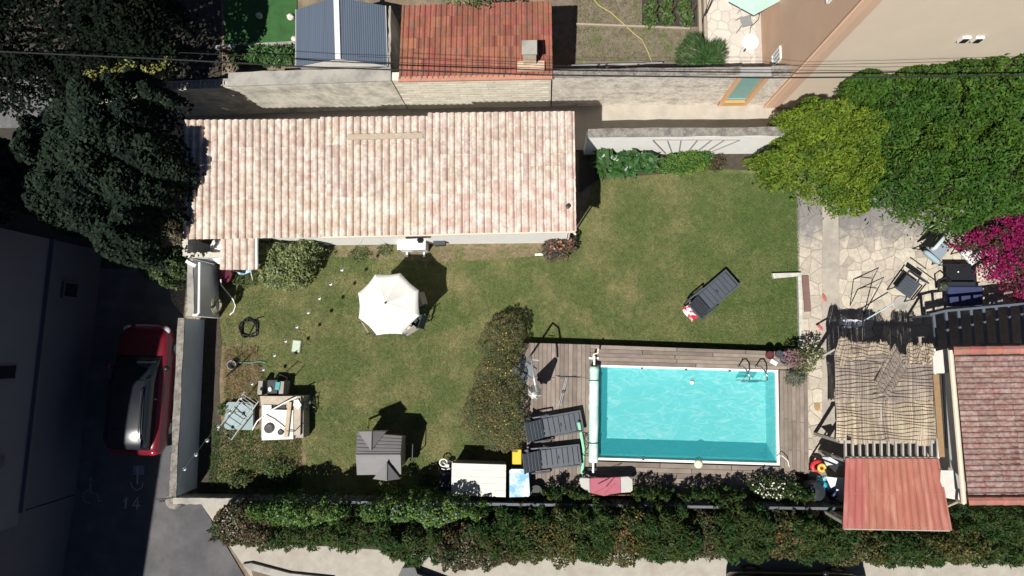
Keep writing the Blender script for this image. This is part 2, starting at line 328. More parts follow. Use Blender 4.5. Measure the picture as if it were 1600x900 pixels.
# ---------------------------------------------------------------- crazy paving
M_mort = mat('paving_mortar', (0.32, 0.285, 0.235), 0.95, 0.2, 6, 0.5, 50, col2=(0.33, 0.295, 0.25), c2scale=1.0)
M_slab = mat('paving_stone', (0.435, 0.39, 0.325), 0.9, 0.16, 9, 0.35, 40, rnd=0.2, col2=(0.35, 0.305, 0.25), c2scale=4, c2lo=0.5, c2hi=0.75)
M_slab3 = mat('paving_stone_pale', (0.52, 0.485, 0.43), 0.9, 0.08, 9, 0.3, 40, rnd=0.07)
def lichen(m, y0, y1):          # grey damp lichen growing on the stones near the tree, fading out over the terrace
    n = m.node_tree.nodes; L = m.node_tree.links; b = n['Principled BSDF']; src = b.inputs['Base Color'].links[0].from_socket
    tc = n.new('ShaderNodeTexCoord'); sx = n.new('ShaderNodeSeparateXYZ'); L.new(tc.outputs['Object'], sx.inputs[0]); mr = n.new('ShaderNodeMapRange'); mr.inputs[1].default_value = y0; mr.inputs[2].default_value = y1; mr.inputs[3].default_value = -0.12; mr.inputs[4].default_value = 0.45; L.new(sx.outputs[1], mr.inputs[0])
    t = n.new('ShaderNodeTexNoise'); t.inputs['Scale'].default_value = 2.6; t.inputs['Detail'].default_value = 8; t.inputs['Roughness'].default_value = 0.72; L.new(tc.outputs['Object'], t.inputs['Vector'])
    ad = n.new('ShaderNodeMath'); L.new(mr.outputs[0], ad.inputs[0]); L.new(t.outputs['Fac'], ad.inputs[1]); m2 = n.new('ShaderNodeMapRange'); m2.inputs[1].default_value = 0.5; m2.inputs[2].default_value = 0.78; m2.inputs[4].default_value = 0.85; L.new(ad.outputs[0], m2.inputs[0])
    mx = n.new('ShaderNodeMix'); mx.data_type = 'RGBA'; L.new(m2.outputs[0], mx.inputs[0]); L.new(src, mx.inputs[6]); mx.inputs[7].default_value = (0.165, 0.16, 0.165, 1); L.new(mx.outputs[2], b.inputs['Base Color'])
for m_ in (M_slab, M_mort): lichen(m_, G(1400, 408).y, G(1400, 325).y)
TERR = [(1243, 268), (1620, 262), (1900, 300), (1900, 545), (1640, 560), (1470, 560), (1440, 740), (1262, 748), (1256, 560), (1250, 540)]
terrace = flat('terrace', TERR, 0.004, M_mort)
nb_terrace = flat('neighbour_terrace', [(1098, -90), (1215, -90), (1210, 150), (1112, 125), (1100, 60)], 0.004, mat('pale_mortar', (0.43, 0.39, 0.35), 0.95, 0.1, 6, 0.4, 50))
def clip(poly, a, b, c):               # keep a*x+b*y<=c
    out = []; n = len(poly)
    for i in range(n):
        p = poly[i]; q = poly[(i+1) % n]; dp = a*p[0]+b*p[1]-c; dq = a*q[0]+b*q[1]-c
        if dp <= 0: out.append(p)
        if (dp < 0 < dq) or (dq < 0 < dp): t = dp/(dp-dq); out.append((p[0]+(q[0]-p[0])*t, p[1]+(q[1]-p[1])*t))
    return out
def crazy(parent, rect, step, gap, matf, seed, skip=None, jit=0.46):
    rr = random.Random(seed); x0, y0, x1, y1 = rect; pts = []
    ny = max(1, round((y1-y0)/step)); nx = max(1, round((x1-x0)/step))
    for j in range(-1, ny+1):
        for i in range(-1, nx+1):
            pts.append((x0+(i+.5)*(x1-x0)/nx+rr.uniform(-jit, jit)*step, y0+(j+.5)*(y1-y0)/ny+rr.uniform(-jit, jit)*step))
    for p in pts:
        poly = [(x0, y0), (x1, y0), (x1, y1), (x0, y1)]
        for q in pts:
            if q is p: continue
            dx, dy = q[0]-p[0], q[1]-p[1]; d = math.hypot(dx, dy)
            if d > step*3.2: continue
            poly = clip(poly, dx/d, dy/d, (dx*(p[0]+q[0])+dy*(p[1]+q[1]))/2/d - gap*rr.uniform(0.5, 1.3))
            if len(poly) < 3: break
        if len(poly) < 3: continue
        cx = sum(a for a, _ in poly)/len(poly); cy = sum(b for _, b in poly)/len(poly)
        ar = abs(sum(poly[i][0]*poly[(i+1) % len(poly)][1]-poly[(i+1) % len(poly)][0]*poly[i][1] for i in range(len(poly))))/2
        if ar < 25 or (skip and skip(cx, cy)): continue
        rp = []                                        # knock the corners off
        for i in range(len(poly)):
            a = poly[i]; b = poly[(i+1) % len(poly)]; k = rr.uniform(0.03, 0.12)
            rp += [(a[0]+(b[0]-a[0])*k, a[1]+(b[1]-a[1])*k), (b[0]+(a[0]-b[0])*k, b[1]+(a[1]-b[1])*k)]
        z = 0.018+rr.uniform(0, 0.012); mb = MB(); mb.prism([Vector((v.x, v.y, z)) for v in PX(rp, 0)], 0.03)
        mb.build('paving_stone', matf(cx, cy, rr), parent)
def tm(cx, cy, rr): return M_slab
crazy(terrace, (1249, 300, 1284, 735), 18, 0.6, tm, 11, jit=0.42)
crazy(terrace, (1311, 318, 1600, 545), 17.5, 0.5, tm, 12, skip=lambda x, y: (x > 1400 and y < 320) or (x > 1545 and y > 380) or (x > 1460 and y > 490) or y > 532)
crazy(nb_terrace, (1104, -20, 1180, 118), 17, 0.9, lambda x, y, r: M_slab3, 13)
mb = MB(); mb.prism([Vector((p.x, p.y, 0.012)) for p in PX([(1285, 300), (1309, 300), (1312, 480), (1306, 700), (1284, 700)], 0)], 0.02)
mb.build('concrete_path', mat('path_concrete', (0.37, 0.335, 0.285), 0.92, 0.15, 4, 0.3, 50, col2=(0.31, 0.28, 0.25), c2scale=1.2), kind='structure', org=(0, 0, 0))
# neighbours' ground
flat('synthetic_turf', [(352, -60), (464, -60), (464, 66), (350, 72)], 0.006, mat('synthetic_turf', (0.032, 0.098, 0.028), 0.9, 0.25, 3, 0.5, 90))
flat('neighbour_soil', [(862, -120), (1100, -120), (1105, 130), (862, 130)], 0.004, mat('neighbour_soil', (0.165, 0.135, 0.105), 0.95, 0.3, 4, 0.6, 40, col2=(0.10, 0.115, 0.05), c2scale=1.3, c2lo=0.52, c2hi=0.68))
flat('vegetable_bed', [(1003, -120), (1089, -120), (1090, 42), (1003, 39)], 0.014, mat('bed_black', (0.045, 0.036, 0.033), 0.95, 0.3, 7, 0.8, 40))
grass('neighbour_weeds', [(895, -10), (1002, -10), (1002, 40), (1080, 45), (1075, 95), (900, 95)], 6000, mat('weed_dry', (0.12, 0.14, 0.05), 0.8, 0.3, 2, isl=0.4), 'sparse weeds on the neighbouring kitchen garden', 9, 0.10, dens=lambda P, r: r.random(len(P)) < 0.5, wd=0.02)
flat('shade_toned_ground', [(-300, -200), (345, -200), (345, 120), (250, 170), (250, 420), (150, 420), (-300, 420)], 0.002, mat('shade_toned_ground', (0.045, 0.04, 0.033), .95, .3, 6, .6, 40))  # dark sheet over the soil: shade beneath the trees put into its colour
flat('alley', [(150, 168), (1240, 160), (1240, 232), (150, 240)], 0.005, mat('alley_concrete', (0.38, 0.345, 0.295), 0.92, 0.15, 2, 0.4, 50))
flat('back_path', [(-200, 120), (70, 120), (110, 170), (60, 200), (-200, 200)], 0.005, mat('old_path', (0.12, 0.12, 0.125), .95, .3, 4, .4, 40))
flat('hedge_bed', [(345, 783), (1620, 795), (1620, 862), (700, 866), (400, 846)], 0.03, mat('hedge_soil', (0.06, 0.05, 0.035), .95, .3, 6, .6, 40))
# ================================================================== WALLS AND BUILDINGS
def wall(name, label, a, b, h, th, face, capm, cap=True, side=1, h2=None, capover=0.02, caph=0.05, cat='wall'):
    """a straight wall between two points of the ground; th grows away to the left of a->b times side"""
    a = Vector((a.x, a.y, 0)); b = Vector((b.x, b.y, 0)); d = (b-a).normalized(); n = Vector((-d.y, d.x, 0))*side
    h2 = h if h2 is None else h2; t = thing(name, label, cat, tuple(a))
    mb = MB(); mb.prism([a+Vector((0, 0, h)), b+Vector((0, 0, h2)), b+n*th+Vector((0, 0, h2)), a+n*th+Vector((0, 0, h))], z0=-0.03); mb.build('wall_body', face, t)
    if cap:
        mb = MB(); k = 14; o = n*capover; L = (b-a).length; rr = random.Random(len(name)+int(h*10)); tops = []; bots = []
        for s in range(k+1):
            f = s/k; p = a.lerp(b, f); z = h+(h2-h)*f
            j = rr.uniform(-.012, .012); j2 = rr.uniform(-.02, .02)
            tops.append((p-o+n*j+Vector((0, 0, z+caph+rr.uniform(-.008, .008))), p+n*(th+j2)+o+Vector((0, 0, z+caph+rr.uniform(-.008, .008)))))
            bots.append((p-o+n*j+Vector((0, 0, z+.002)), p+n*(th+j2)+o+Vector((0, 0, z+.002))))
        vs = [];
        for (t1, t2), (b1, b2) in zip(tops, bots): vs += [t1, t2, b2, b1]
        fs = [(i*4+q, i*4+(q+1) % 4, i*4+4+(q+1) % 4, i*4+4+q) for i in range(k) for q in range(4)] + [(0, 1, 2, 3), tuple(k*4+q for q in (3, 2, 1, 0))]
        mb.add(vs, fs); mb.build('coping', capm, t)
    return t
M_oldr = mat('old_render', (0.64, 0.605, 0.52), 0.92, 0.2, 5, 0.6, 18, col2=(0.30, 0.28, 0.26), c2scale=1.3, c2lo=0.44, c2hi=0.70, stretch=(1, 1, 1))
M_rub = mat('pebbled_wall', (0.66, 0.61, 0.535), 0.95, 0.3, 9, 0.9, 22, col2=(0.36, 0.325, 0.29), c2scale=2.0, c2lo=0.44, c2hi=0.68, stretch=(1, 1, 1.6))
M_block = mat('block_wall', (0.68, 0.64, 0.535), 0.92, 0.1, 3, 0.3, 30, rnd=0.04, col2=(0.58, 0.54, 0.46), c2scale=1.0)
# --- neighbours' walls behind the alley
wall('rendered_wall', 'old lichen stained rendered wall below the blue grey shed', G(408, 177), G(636, 170), 2.55, 0.42, M_oldr, M_conc)
wall('claustra_wall', 'wall topped with pierced blocks beneath the shade of the trees', G(180, 187), G(410, 177.3), 2.45, 0.30, M_oldr, M_stone, cap=False)
wt = [o for o in C.objects if o.name == 'claustra_wall'][0]
for i in range(9):                                         # pierced blocks on its top
    p = G(200+i*24, 186-i*1.05); mb = MB()
    for q in (0, 1): mb.box((p.x+0.24, p.y+0.05+q*0.2, 2.475), (0.5, 0.07, 0.05))
    for q in range(4): mb.box((p.x+0.02+q*0.15, p.y+0.15, 2.475), (0.04, 0.13, 0.049))
    mb.build('pierced_block', M_conc, wt)
wall('block_wall', 'cream block wall carrying the red tiled lean-to roof', G(638, 170), G(860, 166.5), 2.62, 0.25, M_block, M_conc, cap=False)
bw = [o for o in C.objects if o.name == 'block_wall'][0]
a = G(638, 170); b = G(860, 166.5); d = (b-a); L = d.length; d.normalize(); nn = Vector((d.y, -d.x, 0)); rr = random.Random(3)
meb = MB().box((0, 0, 0), (0.494, 0.03, 0.194)).mesh('block', M_block, bevel=0.004)
for r in range(13):
    off = 0.25*(r % 2); x = off
    while x < L-0.48:
        M = Matrix.Translation(a-Vector((a.x, a.y, 0))+d*(x+0.25)+nn*(-0.007+rr.uniform(-.002, .002))+Vector((0, 0, 0.1+r*0.2))) @ Matrix.Rotation(math.atan2(d.y, d.x), 4, 'Z')
        inst('block', meb, bw, M); x += 0.5
wall('pebbled_wall', 'long rough pebbled wall in front of the kitchen garden', G(862, 166.3), G(1124, 163), 2.6, 0.22, M_rub, M_stone)
# gate in a peach frame between that wall and the tall house
M_peach = mat('peach_frame', (0.60, 0.37, 0.21), 0.85, 0.06); M_teal = mat('teal_door', (0.20, 0.36, 0.34), 0.55, 0.08)
gt = thing('garden_gate', 'teal door in a peach frame beside the tall beige house', 'gate', tuple(G(1142, 165)))
g0 = G(1121, 165); g1 = G(1166, 164.6); d = (g1-g0).normalized(); n2 = Vector((-d.y, d.x, 0))
mb = MB()
for p in (g0, g1-d*0.14): mb.box(p+d*0.07+n2*0.1+Vector((0, 0, 1.26)), (0.14, 0.26, 2.52), math.atan2(d.y, d.x))
mb.build('door_frame', M_peach, gt)
MB().bar(g0+n2*0.1+Vector((0, 0, 0.16)), g1+n2*0.1+Vector((0, 0, 0.16)), 0.24, 0.3).build('sill', mat('ochre_sill', (0.48, 0.30, 0.12), 0.85, 0.06), gt)
MB().bar(g0+d*0.141+n2*0.12+Vector((0, 0, 1.4)), g1-d*0.141+n2*0.12+Vector((0, 0, 1.4)), 0.06, 2.18).build('door_leaf', M_teal, gt)
MB().bar(g0+d*0.15+n2*0.07+Vector((0, 0, 0.42)), g1-d*0.15+n2*0.07+Vector((0, 0, 0.42)), 0.03, 0.10).build('door_rail', M_teal, gt)
MB().bar(g0-d*0.1+n2*0.13+Vector((0, 0, 2.57)), g1+d*0.1+n2*0.13+Vector((0, 0, 2.57)), 0.3, 0.08).build('lintel', M_alu, gt)
wall('gate_pier', 'short rough wall pier between teal gate and tall beige house', G(1167, 164.6), G(1194, 164.2), 2.6, 0.3, M_rub, M_stone)
# --- tall beige house
M_beige = mat('beige_render', (0.63, 0.535, 0.42), 0.9, 0.04, 1.2, 0.15, 60); M_pink = mat('pink_render', (0.55, 0.37, 0.27), 0.9, 0.05, 1.2, 0.15, 60)
hs = thing('tall_house', 'tall beige rendered house with pink corner strips', 'house', tuple(G(1195, 168)))
c0 = G(1195, 168); c1 = G(2300, 175); c2 = G(1172, -450); HH = 8.2
mb = MB(); n0 = Vector((c0.x, c0.y, HH)); mb.prism([n0, Vector((c1.x, c1.y, HH)), Vector((c1.x, c2.y, HH)), Vector((c2.x, c2.y, HH))], z0=0); hb_ = mb.build('wall', M_beige, hs)
ds = (c1-c0).normalized(); dw = (c2-c0).normalized(); os_ = Vector((ds.y, -ds.x, 0)); ow = Vector((-dw.y, dw.x, 0))
MB().bar(c0+ds*0.20+os_*0.012+Vector((0, 0, HH/2)), c0+ds*0.44+os_*0.012+Vector((0, 0, HH/2)), 0.03, HH-0.01).build('corner_strip', M_pink, hs)
mb = MB(); mb.bar(c0-dw*0.02+ow*0.012+Vector((0, 0, HH/2)), c0+dw*10+ow*0.012+Vector((0, 0, HH/2)), 0.03, HH-0.01); mb.bar(c0+os_*0.018-ds*0.02+Vector((0, 0, HH/2)), c0+ds*0.20+os_*0.018+Vector((0, 0, HH/2)), 0.03, HH-.012)
mb.build('side_render', mat('tan_render', (0.60, 0.41, 0.285), 0.9, 0.05, 1.2, 0.15, 60), hs)
MB().tube([c0+ow*0.05+os_*0.05+Vector((0, 0, 0.1)), c0+ow*0.05+os_*0.05+Vector((0, 0, HH))], 0.035, 8).build('corner_bead', mat('bead', (0.70, 0.47, 0.33), 0.8, 0.04), hs)
def shutter_window(s0, z0, wd, ht):
    o = c0+dw*s0+ow*0.045; f = MB()
    f.bar(o+Vector((0, 0, z0)), o+dw*wd+Vector((0, 0, z0)), 0.07, 0.06); f.bar(o+Vector((0, 0, z0+ht)), o+dw*wd+Vector((0, 0, z0+ht)), 0.07, 0.06)
    for k in range(4): f.bar(o+dw*(wd*k/3)+Vector((0, 0, z0+.03)), o+dw*(wd*k/3)+Vector((0, 0, z0+ht-.03)), 0.06, 0.05, up=(1, 0, 0))
    w_ = f.build('window', M_wpaint, hs)
    MB().bar(o+dw*0.02-ow*0.015+Vector((0, 0, z0+ht/2)), o+dw*(wd-.02)-ow*0.015+Vector((0, 0, z0+ht/2)), 0.02, ht-0.08).build('pane', M_glass, w_)
shutter_window(0.95, 1.1, 0.42, 0.75); shutter_window(0.9, 5.5, 0.6, 0.9)
v0 = c0+ds*3.0+os_*0.03
for k, (sx, zz) in enumerate(((0, 5.2), (0.35, 5.2))):
    p = c0+ds*(3.55+sx)+os_*0.04+Vector((0, 0, 5.35)); mb = MB(); mb.box(p, (0.22, 0.07, 0.26)); e = mb.build('wall_vent', M_wpaint, hs)
    MB().box(p+Vector((0, -.03, 0)), (0.15, 0.06, 0.2)).build('vent_opening', M_black, e)
# --- blue grey metal shed
M_blue = mat('blue_grey_sheet', (0.092, 0.118, 0.160), 0.5, 0.10, 1.0, stretch=(12, 0.3, 0.3)); M_trim = mat('shed_trim', (0.66, 0.66, 0.63), 0.6, 0.06)
he, hr = 2.25, 2.6
L0, L1 = G(463, 105, he), G(463, 16, he); R0, R1 = G(606, 103, he), G(603, 10, he); T0, T1 = G(529, 92, hr), G(526, -4, hr)
sh = thing('metal_shed', 'blue grey metal shed with white ridge strip', 'shed', (T0.x, T0.y, 0))
mb = MB(); ins = 0.06
mb.prism([L0+Vector((ins, ins, 0)), R0+Vector((-ins, ins, 0)), R1+Vector((-ins, -ins, 0)), L1+Vector((ins, -ins, 0))], z0=0); mb.build('shed_wall', mat('shed_wall', (0.42, 0.41, 0.39), 0.6, 0.1), sh)
MB().add([L0, R0, T0, L0+Vector((0, .05, 0)), R0+Vector((0, .05, 0)), T0+Vector((0, .05, 0))], [(0, 1, 2), (3, 5, 4), (0, 2, 5, 3), (2, 1, 4, 5)]).build('gable', mat('shed_gable', (0.50, 0.48, 0.45), 0.7, 0.08), sh)
def sheet(A0, A1, B0, B1, name, m, par, ribs, amp, th=0.025):       # ribbed sheet: A edge to B edge, ribs run 0->1
    n = ribs*4; vs = []; nn = (B0-A0).cross(A1-A0).normalized(); nn = nn if nn.z > 0 else -nn
    for i in range(n+1):
        f = i/n; o = nn*(amp if i % 4 in (1, 2) else 0)
        for p in (A0.lerp(B0, f), A1.lerp(B1, f)): vs += [p+o, p+o-nn*th]
    fs = []
    for i in range(n):
        q = i*4; fs += [(q, q+4, q+6, q+2), (q+1, q+3, q+7, q+5), (q, q+1, q+5, q+4), (q+2, q+6, q+7, q+3)]
    fs += [(0, 2, 3, 1), (n*4, n*4+1, n*4+3, n*4+2)]
    return MB().add(vs, fs).build(name, m, par)
up = Vector((0, 0, 0.03))
sheet(L0+up, L1+up, T0+up, T1+up, 'roof_sheet', M_blue, sh, 22, 0.012); sheet(T0+up, T1+up, R0+up, R1+up, 'roof_sheet', M_blue, sh, 22, 0.012)
MB().bar(T0+Vector((0, -.03, .055)), T1+Vector((0, .03, .055)), 0.17, 0.03).build('ridge_strip', M_trim, sh)
for A, B in ((L0, L1), (R0, R1)): MB().bar(A+Vector((0, 0, .02)), B+Vector((0, 0, .02)), 0.03, 0.07).build('edge_strip', mat('edge_grey', (0.35, 0.35, 0.34), .6, .06), sh)
wall('shed_side_wall', 'weathered timber edge between blue grey shed and red tiled roof', G(633, 158), G(633, 60), 2.3, 0.06, M_conc, M_conc, side=1, capover=0.005)
# --- barrel tile pieces
def barrel(name, wd, ln, ht, m, seg=7, trough=0.28, taper=0.93):
    prof = [];
    for k in range(seg+1):
        a = math.pi*k/seg; prof.append((-wd/2+(wd*(1-trough))*(1-math.cos(a))/2, ht*math.sin(a)))
    prof.append((wd/2+0.012, 0.004)); vs = []; n = len(prof)
    for y, s, dz in ((-ln/2, 1.0, 0.012), (ln/2, taper, 0.0)):
        vs += [(x*s, y, z*s+dz) for x, z in prof] + [(x*s, y, z*s+dz-0.014) for x, z in prof]
    fs = []; m2 = 2*n
    for k in range(n-1): fs += [(k, k+1, m2+k+1, m2+k), (n+k+1, n+k, m2+n+k, m2+n+k+1), (k, n+k, n+k+1, k+1), (m2+k, m2+k+1, m2+n+k+1, m2+n+k)]
    fs += [(0, m2, m2+n, n), (n-1, 2*n-1, m2+2*n-1, m2+n-1)]
    return MB().add(vs, fs).mesh(name, m, smooth=False)
def tile_roof(par, E0, E1, U0, U1, cols, rows, m, ht, budget, seed, trough=0.28, lift=0.05, name='roof_tile', jit=0.004):
    """E0-E1 is the eave, U0-U1 the upper edge; tiles run up the slope"""
    cw = ((E1-E0).length+(U1-U0).length)/2/cols; ln = ((U0-E0).length+(U1-E1).length)/2/rows; rr = random.Random(seed)
    me = barrel(name, cw, ln*1.12, ht, m, trough=trough); rest = []
    o = ORG[par]; cnt = 0
    nrm = (E1-E0).cross(U0-E0).normalized(); nrm = nrm if nrm.z > 0 else -nrm
    for j in range(rows-1, -1, -1):
        for i in range(cols):
            u = (i+.5)/cols; v = (j+.5)/rows; e = E0.lerp(E1, u); t = U0.lerp(U1, u); p = e.lerp(t, v)
            y = (t-e).normalized(); x = y.cross(nrm).normalized(); z = x.cross(y)
            M = Matrix.Translation(p-o+nrm*(lift+rr.uniform(-jit, jit))) @ Matrix((x, y, z)).transposed().to_4x4() @ Matrix.Rotation(rr.uniform(-.012, .012), 4, 'Z')
            if cnt < budget: inst(name, me, par, M); cnt += 1
            else: rest.append(M)
    if rest:
        mb = MB(); V = [v.co.copy() for v in me.vertices]; Fc = [list(f.vertices) for f in me.polygons]
        for M in rest: mb.add([M @ v for v in V], Fc)
        q = bpy.data.meshes.new(name); q.from_pydata(mb.v, [], mb.f); q.materials.append(m); ob = bpy.data.objects.new(name+'_field', q); C.objects.link(ob); ob.parent = par; ob['kind'] = 'stuff'
    return cnt
def tile_mat(name, col, pale, dark, rnd=0.12, sc_=5.0, lo=0.5, hi=0.62, isl=0.0):
    return mat(name, col, 0.85, 0.16, 9, 0.3, 60, rnd=rnd, isl=isl, col2=pale, c2scale=sc_, c2lo=lo, c2hi=hi)
M_tileA = tile_mat('pink_tile', (0.43, 0.325, 0.27), (0.60, 0.545, 0.485), None, 0.10, 3.0, 0.42, 0.64)
M_tileB = tile_mat('red_tile', (0.245, 0.088, 0.058), (0.15, 0.10, 0.082), None, 0.24, 3.5, 0.48, 0.72)
M_tileC = tile_mat('mossy_tile', (0.215, 0.105, 0.09), (0.255, 0.20, 0.185), None, 0.16, 9, 0.40, 0.60)
# --- red tiled lean-to with chimney
rh = thing('tiled_leanto', 'red tiled lean-to roof with a square chimney', 'shed', (G(742, 120, 2.7).x, G(742, 120, 2.7).y, 0))
E0, E1, U0, U1 = G(623, 124, 2.68), G(863, 119.5, 2.68), G(628, 10, 3.15), G(861, 3, 3.15)
mb = MB(); mb.prism([E0, E1, U1, U0], 0.08); rf = mb.build('roof', mat('roof_bed', (0.12, 0.06, 0.045), 0.9, 0.2), rh)
tile_roof(rf, E0, E1, U0, U1, 28, 7, M_tileB, 0.055, 300, 5, trough=0.42, lift=0.012)
mb = MB(); mb.prism([G(627, 60, 2.9), G(860, 60, 2.9), G(862, 4, 3.0), G(629, 12, 3.0)], z0=0); mb.build('shed_wall', M_block, rh)
MB().bar(E0+Vector((0, -.02, .03)), E1+Vector((0, -.02, .03)), 0.16, 0.09).build('eave_band', mat('eave_band', (0.42, 0.21, 0.15), 0.9, 0.12), rh)
ca = G(828, 93, 2.85); mb = MB(); mb.box((ca.x, ca.y, 3.2), (0.40, 0.36, 0.9)); ch = mb.build('chimney', mat('chimney_render', (0.52, 0.43, 0.33), 0.9, 0.15, 5, 0.4, 30), rh)
MB().box((ca.x, ca.y, 3.69), (0.46, 0.44, 0.07)).build('chimney_cap', M_conc, ch); MB().box((ca.x+.03, ca.y-.22, 2.86), (0.85, 0.30, 0.10)).build('chimney_flashing', mat('flashing', (0.50, 0.36, 0.27), 0.9, 0.2, 8), ch)
# ================================================================== GARDEN HOUSE
gh = thing('garden_house', 'long white garden house under a pale pink tiled roof', 'house', tuple(G(630, 384)))
hE, hU = 3.2, 3.7
secs = [((287, 373), (500, 369.5), (288, 189), (500, 187.5), 19), ((500, 368.5), (668, 365.5), (500, 184.5), (668, 183), 15), ((668, 364.5), (900, 360), (668, 178), (897, 175.5), 20)]
wl = [G(300, 387, 0), G(893, 379.5, 0)]
B0 = G(372, 384.5); B1 = G(884, 379.5); BU1 = G(884, 241); BU0 = G(372, 246)
mb = MB(); mb.add([Vector((p.x, p.y, 0)) for p in (B0, B1, BU1, BU0)]+[Vector((B0.x, B0.y, 3.16)), Vector((B1.x, B1.y, 3.16)), Vector((BU1.x, BU1.y, 3.60)), Vector((BU0.x, BU0.y, 3.60))], [(3, 2, 1, 0), (4, 5, 6, 7), (0, 1, 5, 4), (1, 2, 6, 5), (2, 3, 7, 6), (3, 0, 4, 7)])
mb.build('wall', M_white, gh)
budget = 300
mb = MB()
for e0, e1, u0, u1, k in secs: mb.prism([G(*e0, hE), G(*e1, hE), G(*u1, hU), G(*u0, hU)], 0.05)
roof = mb.build('roof', mat('roof_bed2', (0.30, 0.20, 0.16), 0.9, 0.2), gh)
for q, (e0, e1, u0, u1, k) in enumerate(secs):
    budget -= tile_roof(roof, G(*e0, hE), G(*e1, hE), G(*u0, hU), G(*u1, hU), k, 9, M_tileA, 0.085, min(budget, (105, 85, 110)[q]), 20+q, trough=0.22, lift=0.012)
e0, e1 = G(500, 371.3, 3.16), G(899, 362.3, 3.16)
MB().bar(e0, e1, 0.05, 0.06).build('eave_board', mat('eave_cream', (0.62, 0.53, 0.42), 0.8, 0.08), gh)
MB().bar(G(543, 214.5, 3.72), G(661, 211.5, 3.72), 0.17, 0.05).build('roof_plank', mat('plank_grey', (0.40, 0.335, 0.255), 0.85, 0.15, 8), gh)
mb = MB(); p = G(887, 324, 3.36); mb.lathe(p, [(0.05, 0), (0.05, 0.12), (0.07, 0.125), (0.07, 0.15), (0.0, 0.18)], 10); mb.build('vent_pipe', M_dgrey, gh)
MB().tube([G(899, 366, 3.1), Vector((B1.x+.05, B1.y-.02, 2.8)), Vector((B1.x+.05, B1.y-.02, .1))], 0.03, 6).build('downpipe', M_wpaint, gh)
# little tiled annex beside it
an = thing('tiled_porch', 'small tiled porch roof adjoining the garden house', 'porch', tuple(G(400, 410)))
E0, E1, U0, U1 = G(344.5, 419.5, 2.0), G(401.5, 419.5, 2.0), G(345, 374, 2.25), G(401, 373, 2.25)
mb = MB(); mb.prism([E0, E1, U1, U0], 0.06); r2 = mb.build('roof', MATS['roof_bed2'], an); tile_roof(r2, E0, E1, U0, U1, 5, 2, M_tileA, 0.085, 20, 31, trough=0.22, lift=0.012)
for p in (E0+Vector((.06, .06, 0)), E1+Vector((-.06, .06, 0))): MB().box((p.x, p.y, 0.97), (0.09, 0.09, 1.94)).build('post', M_wood, an)
MB().bar(E1+Vector((0.03, 0, .05)), U1+Vector((0.03, 0, .05)), 0.05, 0.10).build('verge', M_wpaint, an)
# walled nook with a white tank
M_greyw = mat('grey_render', (0.66, 0.67, 0.68), 0.9, 0.08, 2, 0.3, 40)
wall('nook_wall', 'pale capped wall closing the nook beside the garden house', G(333, 413), G(395, 412.5), 1.85, 0.14, M_greyw, mat('cap_stone', (0.50, 0.48, 0.41), 0.9, 0.15, 8), capover=0.02)
wall('nook_side_wall', 'narrow capped side wall of the nook next to the shaded trees', G(336, 411), G(336, 385), 1.85, 0.14, M_greyw, MATS['cap_stone'], side=1)
mb = MB(); p = G(383, 399); mb.lathe((p.x, p.y, 0.0), [(0.52, 0), (0.54, 0.1), (0.54, 1.45), (0.50, 1.56), (0.2, 1.64), (0.0, 1.65)], 24); mb.build('water_tank', mat('white_plastic', (0.80, 0.79, 0.74), 0.5, 0.03), smooth=True, label='white round tank standing in the walled nook', cat='tank')
# boundary wall beside the parking: high white piece, then low stone-capped piece
wall('white_boundary_wall', 'white rendered wall piece with a white downpipe beside the nook', G(343, 497), G(341, 415), 1.75, 0.16, M_greyw, M_conc)
bw2 = [o for o in C.objects if o.name == 'white_boundary_wall'][0]
MB().tube([G(312, 410, 1.9), G(311, 488, 1.9), G(308, 492, 1.9), G(302, 492, 1.88)], 0.045, 8).build('downpipe', M_wpaint, bw2)
MB().bar(G(291, 408, 1.84), G(306, 416, 1.84), 0.10, 0.05).build('gutter_end', M_wpaint, bw2)
M_bluew = mat('blue_grey_render', (0.52, 0.57, 0.63), 0.9, 0.08, 2, 0.3, 40)
wall('boundary_wall', 'long stone capped boundary wall between red car and lawn', G(274, 776, 1.4), G(287.5, 497, 1.4), 1.35, 0.19, M_bluew, M_stone, capover=0.02)
wall('corner_wall', 'low concrete wall under the hedge at the yard corner', G(290, 771), G(385, 772), 0.75, 0.16, M_conc, M_conc, side=-1)
mb = MB(); p = G(284, 777); mb.lathe((p.x, p.y, 0), [(0.30, 0), (0.30, 0.5), (0.24, 0.6), (0.20, 0.62)], 12); mb.build('corner_post', M_stone, label='round stone corner post where the boundary wall ends', cat='post')
mb = MB(); mb.tube([G(243, 781, 1.3), G(258, 780, 1.3), G(270, 777, 1.3)], 0.03, 6); mb.tube([G(270, 777, 1.3), G(282, 772, 0.02)], 0.025, 6); mb.blob(G(251, 783, 1.28), (.05, .05, .05)); mb.blob(G(255, 782, 1.3), (.05, .05, .05))
mb.build('barrier', M_dgrey, label='dark metal barrier rod with knobs on the corner post', cat='barrier')
M_wire = mat('cable_black', (0.02, 0.02, 0.022), 0.6, 0.1)
